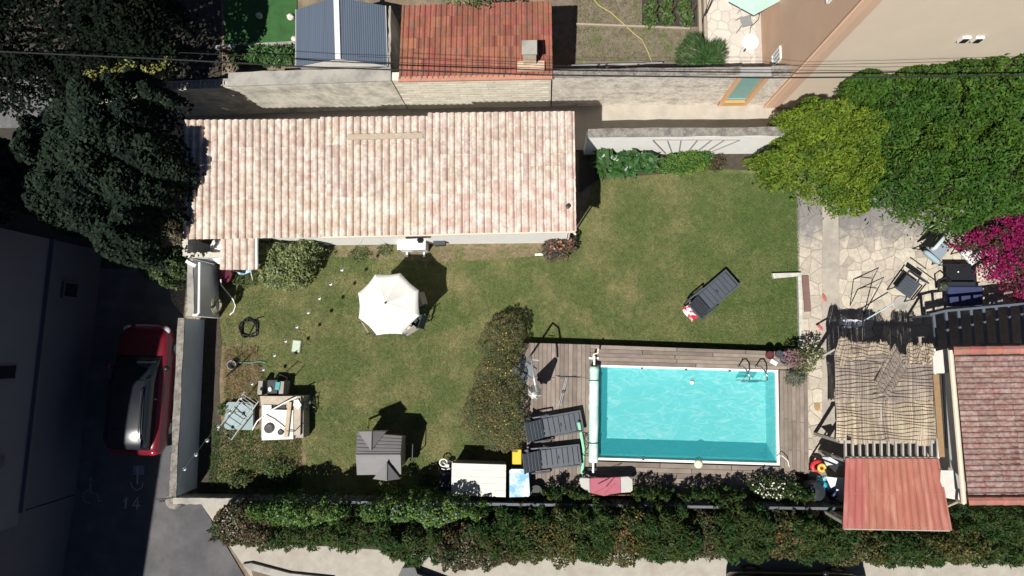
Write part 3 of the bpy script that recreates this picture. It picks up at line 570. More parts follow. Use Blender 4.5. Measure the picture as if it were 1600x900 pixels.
# white wall with a fan of strips behind the flower bed
fw = wall('fan_wall', 'white garden wall with fan of grey strips above flower bed', G(912, 242), G(1230, 240), 2.0, 0.27, M_white, M_stone, capover=0.0)
a = G(912, 242); b = G(1230, 240); d = (b-a).normalized(); nn = Vector((d.y, -d.x, 0))
def onwall(px, py):       # where a picture point meets the wall's front face
    r = R3 @ Vector(((px-800)/F, -(py-450)/F, -1)); o = Vector((0, 0, H)); t = (a-o).dot(nn)/r.dot(nn); return o+r*t+nn*0.012
for (x1, y1), (x2, y2) in (((1020, 218), (1040, 239)), ((1043, 219), (1050, 238)), ((1064, 218), (1061, 237)), ((1090, 218), (1076, 235)), ((1112, 218), (1092, 234)), ((1132, 218), (1104, 236)), ((1156, 218), (1112, 236)), ((1020, 217.4), (1156, 217.4))):
    MB().bar(onwall(x1, y1), onwall(x2, y2), 0.035, 0.05, up=nn).build('fan_strip', mat('fan_grey', (0.30, 0.28, 0.26), 0.8, 0.1), fw)
# ================================================================== SHADED BUILDINGS BY THE YARD
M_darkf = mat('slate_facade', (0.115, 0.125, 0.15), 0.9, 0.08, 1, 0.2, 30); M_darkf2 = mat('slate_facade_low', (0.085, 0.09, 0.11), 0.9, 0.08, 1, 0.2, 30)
yb = thing('yard_building', 'tall grey building along the parking yard in shade', 'building', tuple(G(120, 600)))
q0, q1 = G(160, 392), G(118, 772); ht = 11.2
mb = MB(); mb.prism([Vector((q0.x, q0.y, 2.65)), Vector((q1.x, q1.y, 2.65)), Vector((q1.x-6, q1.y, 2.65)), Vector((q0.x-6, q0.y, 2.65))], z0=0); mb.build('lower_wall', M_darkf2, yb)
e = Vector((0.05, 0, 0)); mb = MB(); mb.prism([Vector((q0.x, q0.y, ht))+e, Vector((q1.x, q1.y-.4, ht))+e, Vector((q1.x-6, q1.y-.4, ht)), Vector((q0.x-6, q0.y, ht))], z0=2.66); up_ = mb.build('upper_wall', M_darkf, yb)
dq = (q1-q0).normalized(); oq = Vector((-dq.y, dq.x, 0)); oq = oq if oq.x > 0 else -oq
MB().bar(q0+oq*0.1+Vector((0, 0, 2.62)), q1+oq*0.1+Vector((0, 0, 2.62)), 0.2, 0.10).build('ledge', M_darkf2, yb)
for f, z, wd, hh, m_ in ((0.18, 1.5, 0.55, 0.7, M_glass), (0.49, 4.1, 0.5, 1.3, M_glass), (0.80, 4.1, 0.4, 1.2, M_glass)):
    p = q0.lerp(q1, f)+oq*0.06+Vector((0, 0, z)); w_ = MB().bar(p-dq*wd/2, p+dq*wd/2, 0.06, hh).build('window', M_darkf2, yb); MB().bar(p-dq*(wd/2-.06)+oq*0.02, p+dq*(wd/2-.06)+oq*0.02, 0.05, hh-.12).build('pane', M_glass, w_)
yb2 = thing('grey_building', 'grey building at the dark end of the parking yard', 'building', tuple(G(100, 1000)))
q0, q1 = G(117, 774), G(56, 1160); ht = 11.0
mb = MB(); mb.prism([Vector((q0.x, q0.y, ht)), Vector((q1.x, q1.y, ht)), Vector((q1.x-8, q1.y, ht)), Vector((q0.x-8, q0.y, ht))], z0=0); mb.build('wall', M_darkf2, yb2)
p = q0.lerp(q1, 0.2); MB().bar(p+Vector((.04, 0, 4.0)), p+dq*0.7+Vector((.04, 0, 4.0)), 0.06, 1.2).build('window', M_glass, yb2)
# ================================================================== POOL AND DECK
DK = 0.45
M_plank = mat('deck_plank', (0.235, 0.195, 0.165), 0.85, 0.25, 6, 0.4, 30, rnd=0.20, col2=(0.165, 0.135, 0.115), c2scale=3.0, c2lo=0.45, c2hi=0.7)
deck = thing('pool_deck', 'raised weathered timber deck around the swimming pool', 'deck', tuple(G(1000, 650)))
dp = {k: G(x, y, DK) for k, (x, y) in dict(a=(815, 535.5), b=(1262, 551), c=(1263, 742), d=(1240, 768), e=(812, 766), TL=(934, 570), TR=(1215, 577.5), BR=(1218, 728), BL=(931, 719.5)).items()}
def plank_quad(A0, A1, B0, B1, n, cuts, seed):
    """n planks between side A (A0->A1) and side B, planks run 0->1, cut at fractions"""
    rr = random.Random(seed)
    for i in range(n):
        g = 0.035; f0 = (i+g)/n; f1 = (i+1-g)/n
        p0, p1, q0, q1 = A0.lerp(B0, f0), A0.lerp(B0, f1), A1.lerp(B1, f0), A1.lerp(B1, f1)
        cs = [0.0]+sorted(min(.97, max(.03, c+rr.uniform(-.012, .012))) for c in cuts(i, rr))+[1.0]
        for s, e in zip(cs[:-1], cs[1:]):
            s2 = s+(0.003 if s > 0 else 0); z = Vector((0, 0, rr.uniform(-.004, .003)))
            mb = MB(); mb.prism([p0.lerp(q0, s2)+z, p0.lerp(q0, e)+z, p1.lerp(q1, e)+z, p1.lerp(q1, s2)+z], 0.03); mb.build('plank', M_plank, deck)
tl0, bl0 = G(815, 535.5, DK), G(812, 766, DK); tl1, bl1 = G(922, 538.5, DK), G(921, 766, DK)
plank_quad(bl0, tl0, bl1, tl1, 16, lambda i, r: [0.77] if i > 7 else ([0.34, 0.77] if i % 5 else [0.5]), 1)
t0, t1, u0, u1 = G(922.5, 538.5, DK), G(1230, 549.5, DK), G(922.5, 570, DK), G(1230, 577.5, DK)
plank_quad(t0, t1, u0, u1, 5, lambda i, r: [(0.43, 0.78), (0.26, 0.62), (0.43, 0.78), (0.43, 0.8), (0.55,)][i], 2)
r0, r1 = G(1218, 578.5, DK), G(1219, 729, DK); s0, s1 = G(1262, 580, DK), G(1264, 742, DK)
plank_quad(r1, r0, s1, s0, 7, lambda i, r: [0.5] if i % 2 else [0.2], 3)
plank_quad(G(1230.5, 549.5, DK), G(1230.5, 578, DK), G(1262, 551, DK), G(1262, 579.5, DK), 4, lambda i, r: [], 5)
v0, v1, w0, w1 = G(921.5, 720.5, DK), G(1243, 730, DK), G(921.5, 766, DK), G(1243, 776, DK)
plank_quad(v0, v1, w0, w1, 6, lambda i, r: [(0.35, 0.7), (0.5,), (0.2, 0.62), (0.4, 0.8), (0.3, 0.66), (0.5,)][i], 4)
plank_quad(G(921.8, 571, DK), G(921.8, 719.5, DK), G(930.5, 571, DK), G(930.5, 719.5, DK), 1, lambda i, r: [0.5], 6)
mb = MB(); D2 = DK-0.035; M_joist = mat('deck_joist', (0.10, 0.075, 0.06), 0.9, 0.2)
def fascia(p, q, nm='fascia'):
    MB().bar(G(*p, DK)+Vector((0, 0, -.235)), G(*q, DK)+Vector((0, 0, -.235)), 0.03, 0.40).build(nm, M_joist, deck)
fascia((815, 536.5), (1262, 552)); fascia((815.5, 537), (812.5, 765)); fascia((1261.5, 552), (1263, 742)); fascia((813, 765.5), (1243, 775.5))
for f in range(6):
    y = 0.1+f*0.16; MB().bar(bl0.lerp(tl0, y)+Vector((0.03, 0, -.09)), bl1.lerp(tl1, y)+Vector((0, 0, -.09)), 0.06, 0.10).build('joist', M_joist, deck)
# pool: shell, coping, water
pl = thing('swimming_pool', 'rectangular swimming pool with turquoise water', 'pool', tuple(G(1075, 650)))
ic = [G(936, 573.5, DK), G(1211.5, 581.5, DK), G(1214, 723.5, DK), G(934, 715, DK)]
M_liner = mat('pool_liner', (0.42, 0.68, 0.66), 0.6, 0.05, 2)
ZB = DK-1.05
flo = [Vector((p.x, p.y, ZB)) for p in ic]
MB().add(flo, [(0, 1, 2, 3)]).build('pool_floor', M_liner, pl)
mb = MB()
for i in range(4):
    A, B = ic[i], ic[(i+1) % 4]; mb.add([Vector((A.x, A.y, ZB)), Vector((B.x, B.y, ZB)), Vector((B.x, B.y, DK-.03)), Vector((A.x, A.y, DK-.03))], [(0, 1, 2, 3)])
mb.build('pool_wall', M_liner, pl)
oc = [dp['TL']+Vector((-.02, 0, 0)), dp['TR'], dp['BR'], dp['BL']]
for i in range(4):
    j = (i+1) % 4; mb = MB(); up = Vector((0, 0, 0.012))
    ctr = sum(ic, Vector())/4; f = lambda p: p+Vector((math.copysign(.085, p.x-ctr.x), math.copysign(.075, p.y-ctr.y), 0))
    mb.prism([ic[i]+up, ic[j]+up, f(ic[j])+up, f(ic[i])+up], 0.05); mb.build('coping', mat('pool_coping', (0.74, 0.75, 0.73), 0.5, 0.04), pl)
m = bpy.data.materials.new('pool_water'); m.use_nodes = True; n = m.node_tree.nodes; Lk = m.node_tree.links; n.remove(n['Principled BSDF'])
tr = n.new('ShaderNodeBsdfTransparent'); gl = n.new('ShaderNodeBsdfGlossy'); gl.inputs['Roughness'].default_value = 0.04; mx = n.new('ShaderNodeMixShader'); lw = n.new('ShaderNodeFresnel'); lw.inputs['IOR'].default_value = 1.33
tc = n.new('ShaderNodeTexCoord'); n1 = n.new('ShaderNodeTexNoise'); n1.inputs['Scale'].default_value = 1.6; n1.inputs['Detail'].default_value = 1; n1.inputs['Distortion'].default_value = 1.2
mp = n.new('ShaderNodeMapping'); mp.inputs['Rotation'].default_value = (0, 0, 0.35); mp.inputs['Scale'].default_value = (0.75, 1.7, 1); Lk.new(tc.outputs['Object'], mp.inputs[0]); Lk.new(mp.outputs[0], n1.inputs['Vector'])
sb = n.new('ShaderNodeMath'); sb.operation = 'SUBTRACT'; sb.inputs[1].default_value = 0.5; Lk.new(n1.outputs['Fac'], sb.inputs[0]); ab = n.new('ShaderNodeMath'); ab.operation = 'ABSOLUTE'; Lk.new(sb.outputs[0], ab.inputs[0])
mr = n.new('ShaderNodeMapRange'); mr.inputs[1].default_value = 0.0; mr.inputs[2].default_value = 0.06; mr.inputs[3].default_value = 1.0; mr.inputs[4].default_value = 0.0; mr.interpolation_type = 'SMOOTHERSTEP'; Lk.new(ab.outputs[0], mr.inputs[0])
cm = n.new('ShaderNodeMix'); cm.data_type = 'RGBA'; cm.inputs[6].default_value = (0.66, 0.90, 0.90, 1); cm.inputs[7].default_value = (1.0, 1.0, 1.0, 1); Lk.new(mr.outputs[0], cm.inputs[0]); Lk.new(cm.outputs[2], tr.inputs[0])  # bright caustic lines of ripple light put into the water's tint
n2 = n.new('ShaderNodeTexNoise'); n2.inputs['Scale'].default_value = 5; bp = n.new('ShaderNodeBump'); bp.inputs['Strength'].default_value = 0.12; bp.inputs['Distance'].default_value = 0.05; Lk.new(tc.outputs['Object'], n2.inputs['Vector']); Lk.new(n2.outputs['Fac'], bp.inputs['Height']); Lk.new(bp.outputs[0], gl.inputs['Normal']); Lk.new(bp.outputs[0], lw.inputs['Normal'])
df = n.new('ShaderNodeBsdfDiffuse'); df.inputs[0].default_value = (0.05, 0.47, 0.55, 1); m0 = n.new('ShaderNodeMixShader'); m0.inputs[0].default_value = 0.34; Lk.new(tr.outputs[0], m0.inputs[1]); Lk.new(df.outputs[0], m0.inputs[2])
Lk.new(lw.outputs[0], mx.inputs[0]); Lk.new(m0.outputs[0], mx.inputs[1]); Lk.new(gl.outputs[0], mx.inputs[2]); Lk.new(mx.outputs[0], n['Material Output'].inputs[0])
MB().add([Vector((p.x, p.y, DK-0.11)) for p in ic], [(0, 1, 2, 3)]).build('water', m, pl)
for x, y, hz in ((1003, 575.6, .3), (1072, 577.6, .3), (1140, 579.4, .3), (1005, 718, .3), (1090, 720.5, .3)):
    MB().box(G(x, y, DK+.02), (0.07, 0.05, 0.03)).build('skimmer_clip', M_dgrey, pl)
MB().box(G(1006, 574.8, DK+.012), (0.26, 0.06, 0.02)).build('skimmer', M_wpaint, pl)
# pool ladder
ld = thing('pool_ladder', 'steel pool ladder with two bent handrails', 'ladder', tuple(G(1175, 575, DK)))
M_steel = mat('steel', (0.45, 0.47, 0.48), 0.22, 0.05, metal=0.9)
for x in (1154, 1181):
    o = G(x, 572, DK); pts = [o, o+Vector((0, 0, .5)), o+Vector((.04, -.10, .72)), o+Vector((.10, -.26, .78)), o+Vector((.14, -.42, .70)), o+Vector((.15, -.48, .45)), o+Vector((.15, -.50, -.9))]
    MB().tube(pts, 0.022, 8).build('handrail', M_steel, ld, smooth=True); MB().lathe(o, [(.05, 0), (.05, .03), (.03, .05)], 10).build('rail_foot', M_steel, ld)
for k in range(3):
    a_ = G(1154, 572, DK)+Vector((.15, -.50, -.25-.25*k)); b_ = G(1181, 572, DK)+Vector((.15, -.50, -.25-.25*k)); MB().bar(a_, b_, 0.09, 0.03).build('tread', M_dgrey if k == 0 else M_wpaint, ld)
# roller with the rolled pale green cover
ro = thing('pool_cover_roller', 'pale green bubble cover rolled on a roller beside the pool', 'pool cover', tuple(G(927, 645, DK)))
M_cov = mat('pool_cover', (0.48, 0.74, 0.62), 0.45, 0.14, 5, 0.5, 45, col2=(0.66, 0.84, 0.76), c2scale=2)
a_, b_ = G(928.5, 573, DK+.28), G(927, 722, DK+.28); k = 26; pts = [a_.lerp(b_, i/k) for i in range(k+1)]; rr = random.Random(2)
MB().tube(pts, [0.145+0.014*rr.random() for _ in pts], 14).build('rolled_cover', M_cov, ro, smooth=True)
MB().tube([a_+(a_-b_).normalized()*.35, b_+(b_-a_).normalized()*.35], 0.035, 8).build('axle', M_wpaint, ro)
for e, s in ((a_, 1), (b_, -1)):
    o = e+(a_-b_).normalized()*s*0.28; mb = MB(); mb.tube([o, Vector((o.x-.1, o.y, DK))], .02, 6); mb.tube([o, Vector((o.x+.1, o.y, DK))], .02, 6); mb.box((o.x, o.y, DK+.03), (.32, .07, .05)); mb.build('stand', M_wpaint, ro)
for f in (0.145, 0.80):
    o = a_.lerp(b_, f); MB().tube([o+Vector((0.17*math.cos(t), 0.0, 0.17*math.sin(t))) for t in [i*math.pi/8 for i in range(16)]], 0.012, 5, closed=True).build('strap', M_dgrey, ro)
o = a_+Vector((0, .42, 0)); MB().tube([o+Vector((-.05, -.15, 0)), o+Vector((.0, 0, .02)), o+Vector((.12, .03, .02)), o+Vector((.14, .18, .02))], 0.035, 6).build('crank', mat('cream_plastic', (0.66, 0.60, 0.48), 0.5, 0.05), ro)
# loose folds of cover next to the roll
mb = MB(); rr = random.Random(8); vs = []
for i in range(25):
    y = i/24; p = G(921+rr.uniform(-1.5, 1), 600+y*118, DK+.02); q = G(927, 600+y*118, DK+.02); vs += [p+Vector((0, 0, rr.uniform(0, .05))), q+Vector((0, 0, .09+rr.uniform(0, .06)))]
mb.add(vs, [(2*i, 2*i+1, 2*i+3, 2*i+2) for i in range(24)]); mb.build('cover_fold', mat('cover_under', (0.58, 0.63, 0.60), 0.5, 0.2, 8), ro)
# ================================================================== FENCE AT THE STREET SIDE
fn = thing('garden_fence', 'dark grey board fence on a low wall along the hedge', 'fence', tuple(G(800, 772)))
f0, f1 = G(386, 770), G(1305, 781.5); N = 14; M_fence = mat('fence_board', (0.115, 0.125, 0.145), 0.7, 0.12, 5, rnd=0.1)
for i in range(N+1):
    p = f0.lerp(f1, i/N); MB().box((p.x, p.y, 0.66), (0.07, 0.07, 1.32)).build('post', M_dgrey, fn)
d = (f1-f0).normalized()
for i in range(N):
    a_, b_ = f0.lerp(f1, i/N)+d*.04, f0.lerp(f1, (i+1)/N)-d*.04
    for k in range(6): MB().bar(a_+Vector((0, 0, .30+k*.165)), b_+Vector((0, 0, .30+k*.165)), 0.022, 0.15).build('board', M_fence, fn)
    MB().bar(a_+Vector((0, 0, 1.235)), b_+Vector((0, 0, 1.235)), 0.08, 0.03).build('top_rail', M_fence, fn)
wall('street_wall', 'low block wall at the foot of the street hedge', G(386, 772.5), G(1305, 784), 0.35, 0.15, M_conc, M_stone, side=-1, cap=False)
# ================================================================== RIGHT-HAND SIDE: pergola, hut, house
M_reed = mat('reed', (0.355, 0.295, 0.215), 0.9, 0.22, 3, isl=0.4, col2=(0.27, 0.225, 0.18), c2scale=1.2, c2lo=0.42, c2hi=0.65)
M_reed2 = mat('reed_grey', (0.225, 0.19, 0.165), 0.9, 0.22, 3, isl=0.4, col2=(0.28, 0.235, 0.19), c2scale=1.0)
pg = thing('reed_pergola', 'timber pergola covered with reed matting over the terrace', 'pergola', tuple(G(1380, 600)))
HP = 2.3
def reed_mat(A0, A1, B0, B1, n, m, name, seed, wires, sag=0.08, fray=0.14):
    """reeds run A->B ; A0-A1 one edge, B0-B1 the opposite edge"""
    rr = random.Random(seed); mb = MB(); r = (A1-A0).length/n*0.62
    ph = [rr.uniform(0, 6.28) for _ in range(6)]; lip = 0
    for i in range(n):
        f = (i+.5)/n+rr.uniform(-.25, .25)/n; a = A0.lerp(A1, f); b = B0.lerp(B1, f); u = (b-a).normalized()
        if rr.random() < 0.06: lip = rr.uniform(-fray, fray)
        a = a-u*(lip+rr.uniform(-.03, .03)); b = b+u*(lip*0.4+rr.uniform(-.05, .05)); pts = []
        for k in range(5):
            t = k/4; p = a.lerp(b, t); p.z += sag*math.sin(f*9+ph[0])*math.sin(t*5+ph[1])+sag*.5*math.sin(f*23+ph[2]+t*3)+rr.uniform(0, .012); pts.append(p)
        mb.tube(pts, r, 3)
    o = mb.build(name, m, pg, kind='stuff')
    for k in range(wires):
        t = (k+.5)/wires; pts = []
        for i in range(15):
            f = i/14; p = A0.lerp(A1, f).lerp(B0.lerp(B1, f), t); p.z += sag*math.sin(f*9+ph[0])*math.sin(t*5+ph[1])+.035+sag*.5*math.sin(f*23+ph[2]+t*3); p += (B0-A0).normalized()*(rr.uniform(-.014, .014)+.03*math.sin(f*14+k)); pts.append(p)
        MB().tube(pts, 0.008, 4).build('binding_wire', mat('binding', (0.115, 0.088, 0.075), 0.8, 0.2), o)
reed_mat(G(1308, 688, HP), G(1462, 690, HP), G(1303, 610, HP), G(1459, 612, HP), 130, M_reed, 'reed_mat', 1, 14)
reed_mat(G(1305, 626, HP+.05), G(1460, 622, HP+.05), G(1304, 556, HP+.05), G(1457, 556, HP+.05), 130, M_reed2, 'reed_mat', 2, 12, sag=0.06)
reed_mat(G(1304, 566, HP+.10), G(1390, 570, HP+.10), G(1310, 529, HP+.10), G(1391, 536, HP+.10), 70, M_reed, 'reed_mat', 3, 6)
reed_mat(G(1418, 568, HP+.10), G(1458, 568, HP+.10), G(1419, 537, HP+.10), G(1457, 540, HP+.10), 36, M_reed, 'reed_mat', 4, 5, fray=.05)
reed_mat(G(1366, 598, HP+.17), G(1387, 622, HP+.17), G(1397, 538, HP+.17), G(1418, 576, HP+.17), 40, M_reed2, 'reed_flap', 5, 10, sag=0.02, fray=.02)
M_raft = mat('rafter_paint', (0.36, 0.34, 0.31), 0.7, 0.12)
for i in range(13):
    f = i/12; MB().bar(G(1321+f*134, 719, HP-.10), G(1318+f*134, 552, HP-.10), 0.05, 0.10).build('rafter', M_raft, pg)
MB().bar(G(1311, 552, HP-.23), G(1458, 553, HP-.23), 0.09, 0.14).build('beam', M_raft, pg); MB().bar(G(1311, 690, HP-.23), G(1458, 690, HP-.23), 0.09, 0.14).build('beam', M_raft, pg)
for x, y in ((1313, 552), (1457, 553), (1313, 690), (1457, 690)):
    p = G(x, y, HP-.3); MB().box((p.x, p.y, 1.0), (0.09, 0.09, 2.0)).build('post', M_raft, pg)
p = G(1306, 545, HP-.1); mb = MB(); mb.bar(p, G(1286, 556, HP-.1), .05, .06); mb.build('bracket', M_raft, pg)
# red corrugated shelter roof
ht_ = thing('corrugated_shelter', 'open shelter under a red corrugated sheet roof', 'shelter', tuple(G(1390, 760)))
A0, A1, B0, B1 = G(1317, 826, 2.62), G(1321.5, 716, 2.32), G(1488, 829, 2.62), G(1467, 716.5, 2.32)
M_red = mat('red_sheet', (0.35, 0.115, 0.092), 0.6, 0.16, 2.5, 0.1, 20, spec=0.3, rnd=0.05, col2=(0.44, 0.21, 0.17), c2scale=1.6, c2lo=0.48, c2hi=0.75, stretch=(2.5, 0.5, 1))
for i in range(5): sheet(A0.lerp(B0, i/5), A1.lerp(B1, i/5), A0.lerp(B0, (i+1)/5), A1.lerp(B1, (i+1)/5), 'roof_sheet', M_red, ht_, 3, 0.022)
for p in (A0+Vector((.12, .12, -.05)), B0+Vector((-.12, .12, -.05)), B1+Vector((-.12, -.12, -.05)), A1+Vector((.12, -.12, -.05))): MB().box((p.x, p.y, p.z/2), (.09, .09, p.z)).build('post', M_raft, ht_)
for A, B in ((A0, B0), (A1, B1)): MB().bar(A+Vector((.05, 0, -.09)), B+Vector((-.05, 0, -.09)), .07, .12).build('purlin', M_raft, ht_)
MB().bar(A0+Vector((.3, .15, -1.35)), B0+Vector((-.3, .15, -1.35)), .06, 2.4).build('back_panel', M_joist, ht_)
flat('hut_floor', [(1262, 742), (1440, 735), (1450, 800), (1262, 800)], 0.02, M_conc)
for i in range(5):
    for f in (.04, .5, .96):
        for g in (.17, .5, .83):
            u = (i+g)/5; p = A0.lerp(B0, u).lerp(A1.lerp(B1, u), f); MB().lathe(p+Vector((0, 0, .02)), [(.013, 0), (.011, .012), (0, .015)], 6).build('roof_screw', M_grey, ht_)
# tiled house beside the pergola
rhs = thing('tiled_house', 'white house with mossy red brown tiled roof by pergola', 'house', tuple(G(1500, 660)))
E0, E1, U0, U1 = G(1514, 778, 3.1), G(1493, 556, 3.1), G(1830, 776, 4.9), G(1790, 552, 4.9)
mb = MB(); mb.prism([E0, U0, U1, E1], 0.10); rf = mb.build('roof', mat('roof_bed3', (0.10, 0.05, 0.045), 0.9, 0.2), rhs)
tile_roof(rf, E1, E0, U1, U0, 26, 10, M_tileC, 0.05, 300, 41, trough=0.25, lift=0.01)
for (a_, b_) in ((G(1490, 547.5, 3.18), G(1792, 543, 4.98)), (G(1513, 782, 3.18), G(1832, 781, 4.98))):
    k = 11
    for i in range(k):
        p, q = a_.lerp(b_, i/k), a_.lerp(b_, (i+1.06)/k); MB().tube([p, q], [0.135, 0.12], 9).build('verge_tile', mat('verge_tile', (0.36, 0.135, 0.10), 0.85, 0.18, 6, 0.3, 50, rnd=0.12, col2=(0.27, 0.14, 0.12), c2scale=5), rhs)
wa, wb = G(1428, 553, 0), G(1444, 745, 0); far = Vector((9, 0, 0))
mb = MB(); mb.add([Vector((wa.x, wa.y, 0)), Vector((wb.x, wb.y, 0)), Vector((wb.x+4.6, wb.y, 0)), Vector((wa.x+4.6, wa.y, 0)), Vector((wa.x, wa.y, 2.98)), Vector((wb.x, wb.y, 2.98)), Vector((wb.x+4.6, wb.y, 4.7)), Vector((wa.x+4.6, wa.y, 4.7))], [(0, 1, 2, 3), (4, 7, 6, 5), (0, 4, 5, 1), (1, 5, 6, 2), (2, 6, 7, 3), (3, 7, 4, 0)])
mb.build('wall', M_white, rhs)
MB().tube([G(1485, 547, 3.05), G(1506, 786, 3.05)], 0.07, 8).build('gutter', mat('gutter_cream', (0.62, 0.53, 0.42), 0.6, 0.08), rhs)
MB().tube([G(1506, 786, 3.05), G(1497, 783, 2.6), G(1470, 795, 0.1)], 0.045, 8).build('downpipe', MATS['gutter_cream'], rhs)
MB().bar(G(1463, 585, 2.42)+Vector((-.02, 0, 0)), G(1471, 714, 2.42), 0.17, 0.05).build('wood_awning', mat('orange_wood', (0.27, 0.175, 0.09), 0.7, 0.15, 9), rhs)
MB().bar(G(1459.5, 545, 2.40), G(1466, 716, 2.40), 0.04, 0.07).build('awning_rail', M_wpaint, rhs)
MB().bar(G(1473.5, 584, 2.40), G(1480, 700, 2.40), 0.06, 0.05).build('window', M_black, rhs)
MB().prism(PX([(1457, 550), (1484, 544), (1484, 582), (1459, 584)], 2.44), 0.05).build('porch_slab', mat('porch_slab', (0.55, 0.53, 0.49), .8, .12, 5), rhs)
MB().prism(PX([(1470, 735), (1492, 735), (1500, 782), (1468, 776)], 2.44), 0.05).build('porch_slab', mat('porch_slab', (0.55, 0.53, 0.49), .8, .12, 5), rhs)
# dark metal frame in the shade of that house
mf = thing('carport', 'dark metal carport with parallel bars in the shade', 'carport', tuple(G(1540, 510)))
M_slate = mat('slate_metal', (0.09, 0.11, 0.14), 0.6, 0.1); hf = 1.6
MB().bar(G(1452, 492, hf), G(1476, 486, hf), .07, .08).build('edge_rail', M_slate, mf); MB().bar(G(1476, 486, hf), G(1720, 464, hf), .07, .08).build('edge_rail', M_slate, mf)
for i in range(12):
    x = 1458+i*19.6; y0 = 490-(x-1452)*.095; MB().bar(G(x, y0, hf-.01), G(x+5, 541, hf-.01), 0.075, 0.06).build('bar', M_slate, mf)
for x, y in ((1456, 493), (1580, 479)):
    p = G(x, y, hf-.05); MB().box((p.x, p.y, hf/2-.04), (.06, .06, hf-.08)).build('post', M_slate, mf)
MB().bar(G(1532, 538.5, 2.2), G(1720, 538, 2.2), 0.08, 0.08).build('back_rail', M_slate, mf)
# ================================================================== TREES AND SHRUBS
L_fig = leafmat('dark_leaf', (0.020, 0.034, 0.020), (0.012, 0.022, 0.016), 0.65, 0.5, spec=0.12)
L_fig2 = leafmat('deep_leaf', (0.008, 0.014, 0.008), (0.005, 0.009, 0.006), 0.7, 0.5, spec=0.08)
L_bush = leafmat('bush_leaf', (0.05, 0.085, 0.022), (0.08, 0.11, 0.03))
L_yel = leafmat('yellow_leaf', (0.22, 0.22, 0.05))
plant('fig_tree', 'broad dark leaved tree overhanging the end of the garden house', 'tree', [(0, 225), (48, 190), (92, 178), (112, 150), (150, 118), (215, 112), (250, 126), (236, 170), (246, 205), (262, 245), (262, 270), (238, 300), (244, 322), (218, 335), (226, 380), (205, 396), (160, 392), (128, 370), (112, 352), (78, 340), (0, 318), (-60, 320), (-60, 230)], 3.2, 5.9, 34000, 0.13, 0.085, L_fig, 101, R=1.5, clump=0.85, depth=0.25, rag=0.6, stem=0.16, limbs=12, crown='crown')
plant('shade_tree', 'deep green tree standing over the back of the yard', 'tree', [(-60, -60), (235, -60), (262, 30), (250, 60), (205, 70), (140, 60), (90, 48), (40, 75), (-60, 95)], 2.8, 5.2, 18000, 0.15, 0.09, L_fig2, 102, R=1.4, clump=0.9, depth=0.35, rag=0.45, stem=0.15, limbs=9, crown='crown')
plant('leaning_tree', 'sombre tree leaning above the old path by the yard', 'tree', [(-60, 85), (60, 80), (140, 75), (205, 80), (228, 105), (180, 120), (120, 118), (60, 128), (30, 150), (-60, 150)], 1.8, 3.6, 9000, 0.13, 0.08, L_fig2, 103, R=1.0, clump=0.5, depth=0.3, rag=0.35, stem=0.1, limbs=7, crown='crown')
plant('yard_bush', 'bright green bush between the dark tree and boundary wall', 'bush', [(222, 412), (228, 392), (250, 388), (262, 395), (285, 392), (290, 412), (280, 430), (262, 445), (240, 438), (225, 430)], 0.5, 1.7, 4500, 0.10, 0.05, leafmat('yard_bush_leaf', (0.045, 0.075, 0.022), (0.065, 0.095, 0.03)), 104, R=0.6, clump=0.35, rag=0.25, stem=0.04)
plant('yellow_creeper', 'yellowish leafy sprigs catching sun above the alley wall', 'creeper', [(118, 118), (128, 108), (150, 112), (188, 98), (212, 100), (222, 112), (245, 98), (262, 88), (264, 100), (250, 124), (225, 122), (190, 116), (160, 122)], 2.9, 3.5, 420, 0.09, 0.05, L_yel, 105, R=0.5, clump=0.25, rag=0.3, stem=0.03)
plant('dry_bush', 'dry brownish brush growing behind the boundary wall', 'bush', [(262, 345), (285, 340), (288, 378), (272, 380), (260, 365)], 0.4, 1.6, 1300, 0.09, 0.035, leafmat('dry_leaf', (0.13, 0.11, 0.07), (0.08, 0.07, 0.045)), 106, R=0.4, clump=0.3, rag=0.2, stem=0.03)
flat('rubble_verge', [(262, 425), (310, 405), (322, 500), (292, 500), (268, 470)], 0.02, mat('rubble', (0.22, 0.17, 0.13), 0.95, 0.45, 16, 1.0, 30, col2=(0.34, 0.29, 0.23), c2scale=9))
L_lau = leafmat('laurel_leaf', (0.036, 0.090, 0.012), (0.058, 0.115, 0.014), 0.6, 0.5, c2scale=0.8, spec=0.2)
L_lime = leafmat('lime_leaf', (0.122, 0.182, 0.016), (0.066, 0.122, 0.014), 0.6, 0.55, c2scale=0.9, spec=0.2)
plant('laurel_tree', 'big dense dark green laurel tree in front of the tall house', 'tree', [(1383, 215), (1376, 160), (1390, 140), (1398, 105), (1412, 82), (1430, 84), (1458, 62), (1485, 50), (1515, 55), (1545, 62), (1562, 55), (1568, 72), (1585, 80), (1605, 85), (1720, 100), (1740, 300), (1605, 322), (1580, 325), (1548, 335), (1520, 352), (1495, 350), (1470, 338), (1440, 332), (1412, 312), (1378, 302), (1382, 260)], 1.7, 4.0, 42000, 0.16, 0.055, L_lau, 110, R=1.3, clump=0.8, depth=0.3, rag=0.3, stem=0.14, limbs=12, crown='crown', up=0.45)
plant('young_laurel', 'small round laurel crown poking up beside the big laurel', 'tree', [(1328, 125), (1338, 112), (1352, 108), (1372, 114), (1388, 122), (1388, 140), (1378, 158), (1355, 158), (1335, 150)], 2.2, 3.4, 3200, 0.14, 0.05, L_lau, 111, R=0.5, clump=0.3, rag=0.15, stem=0.05, crown='crown', up=0.45)
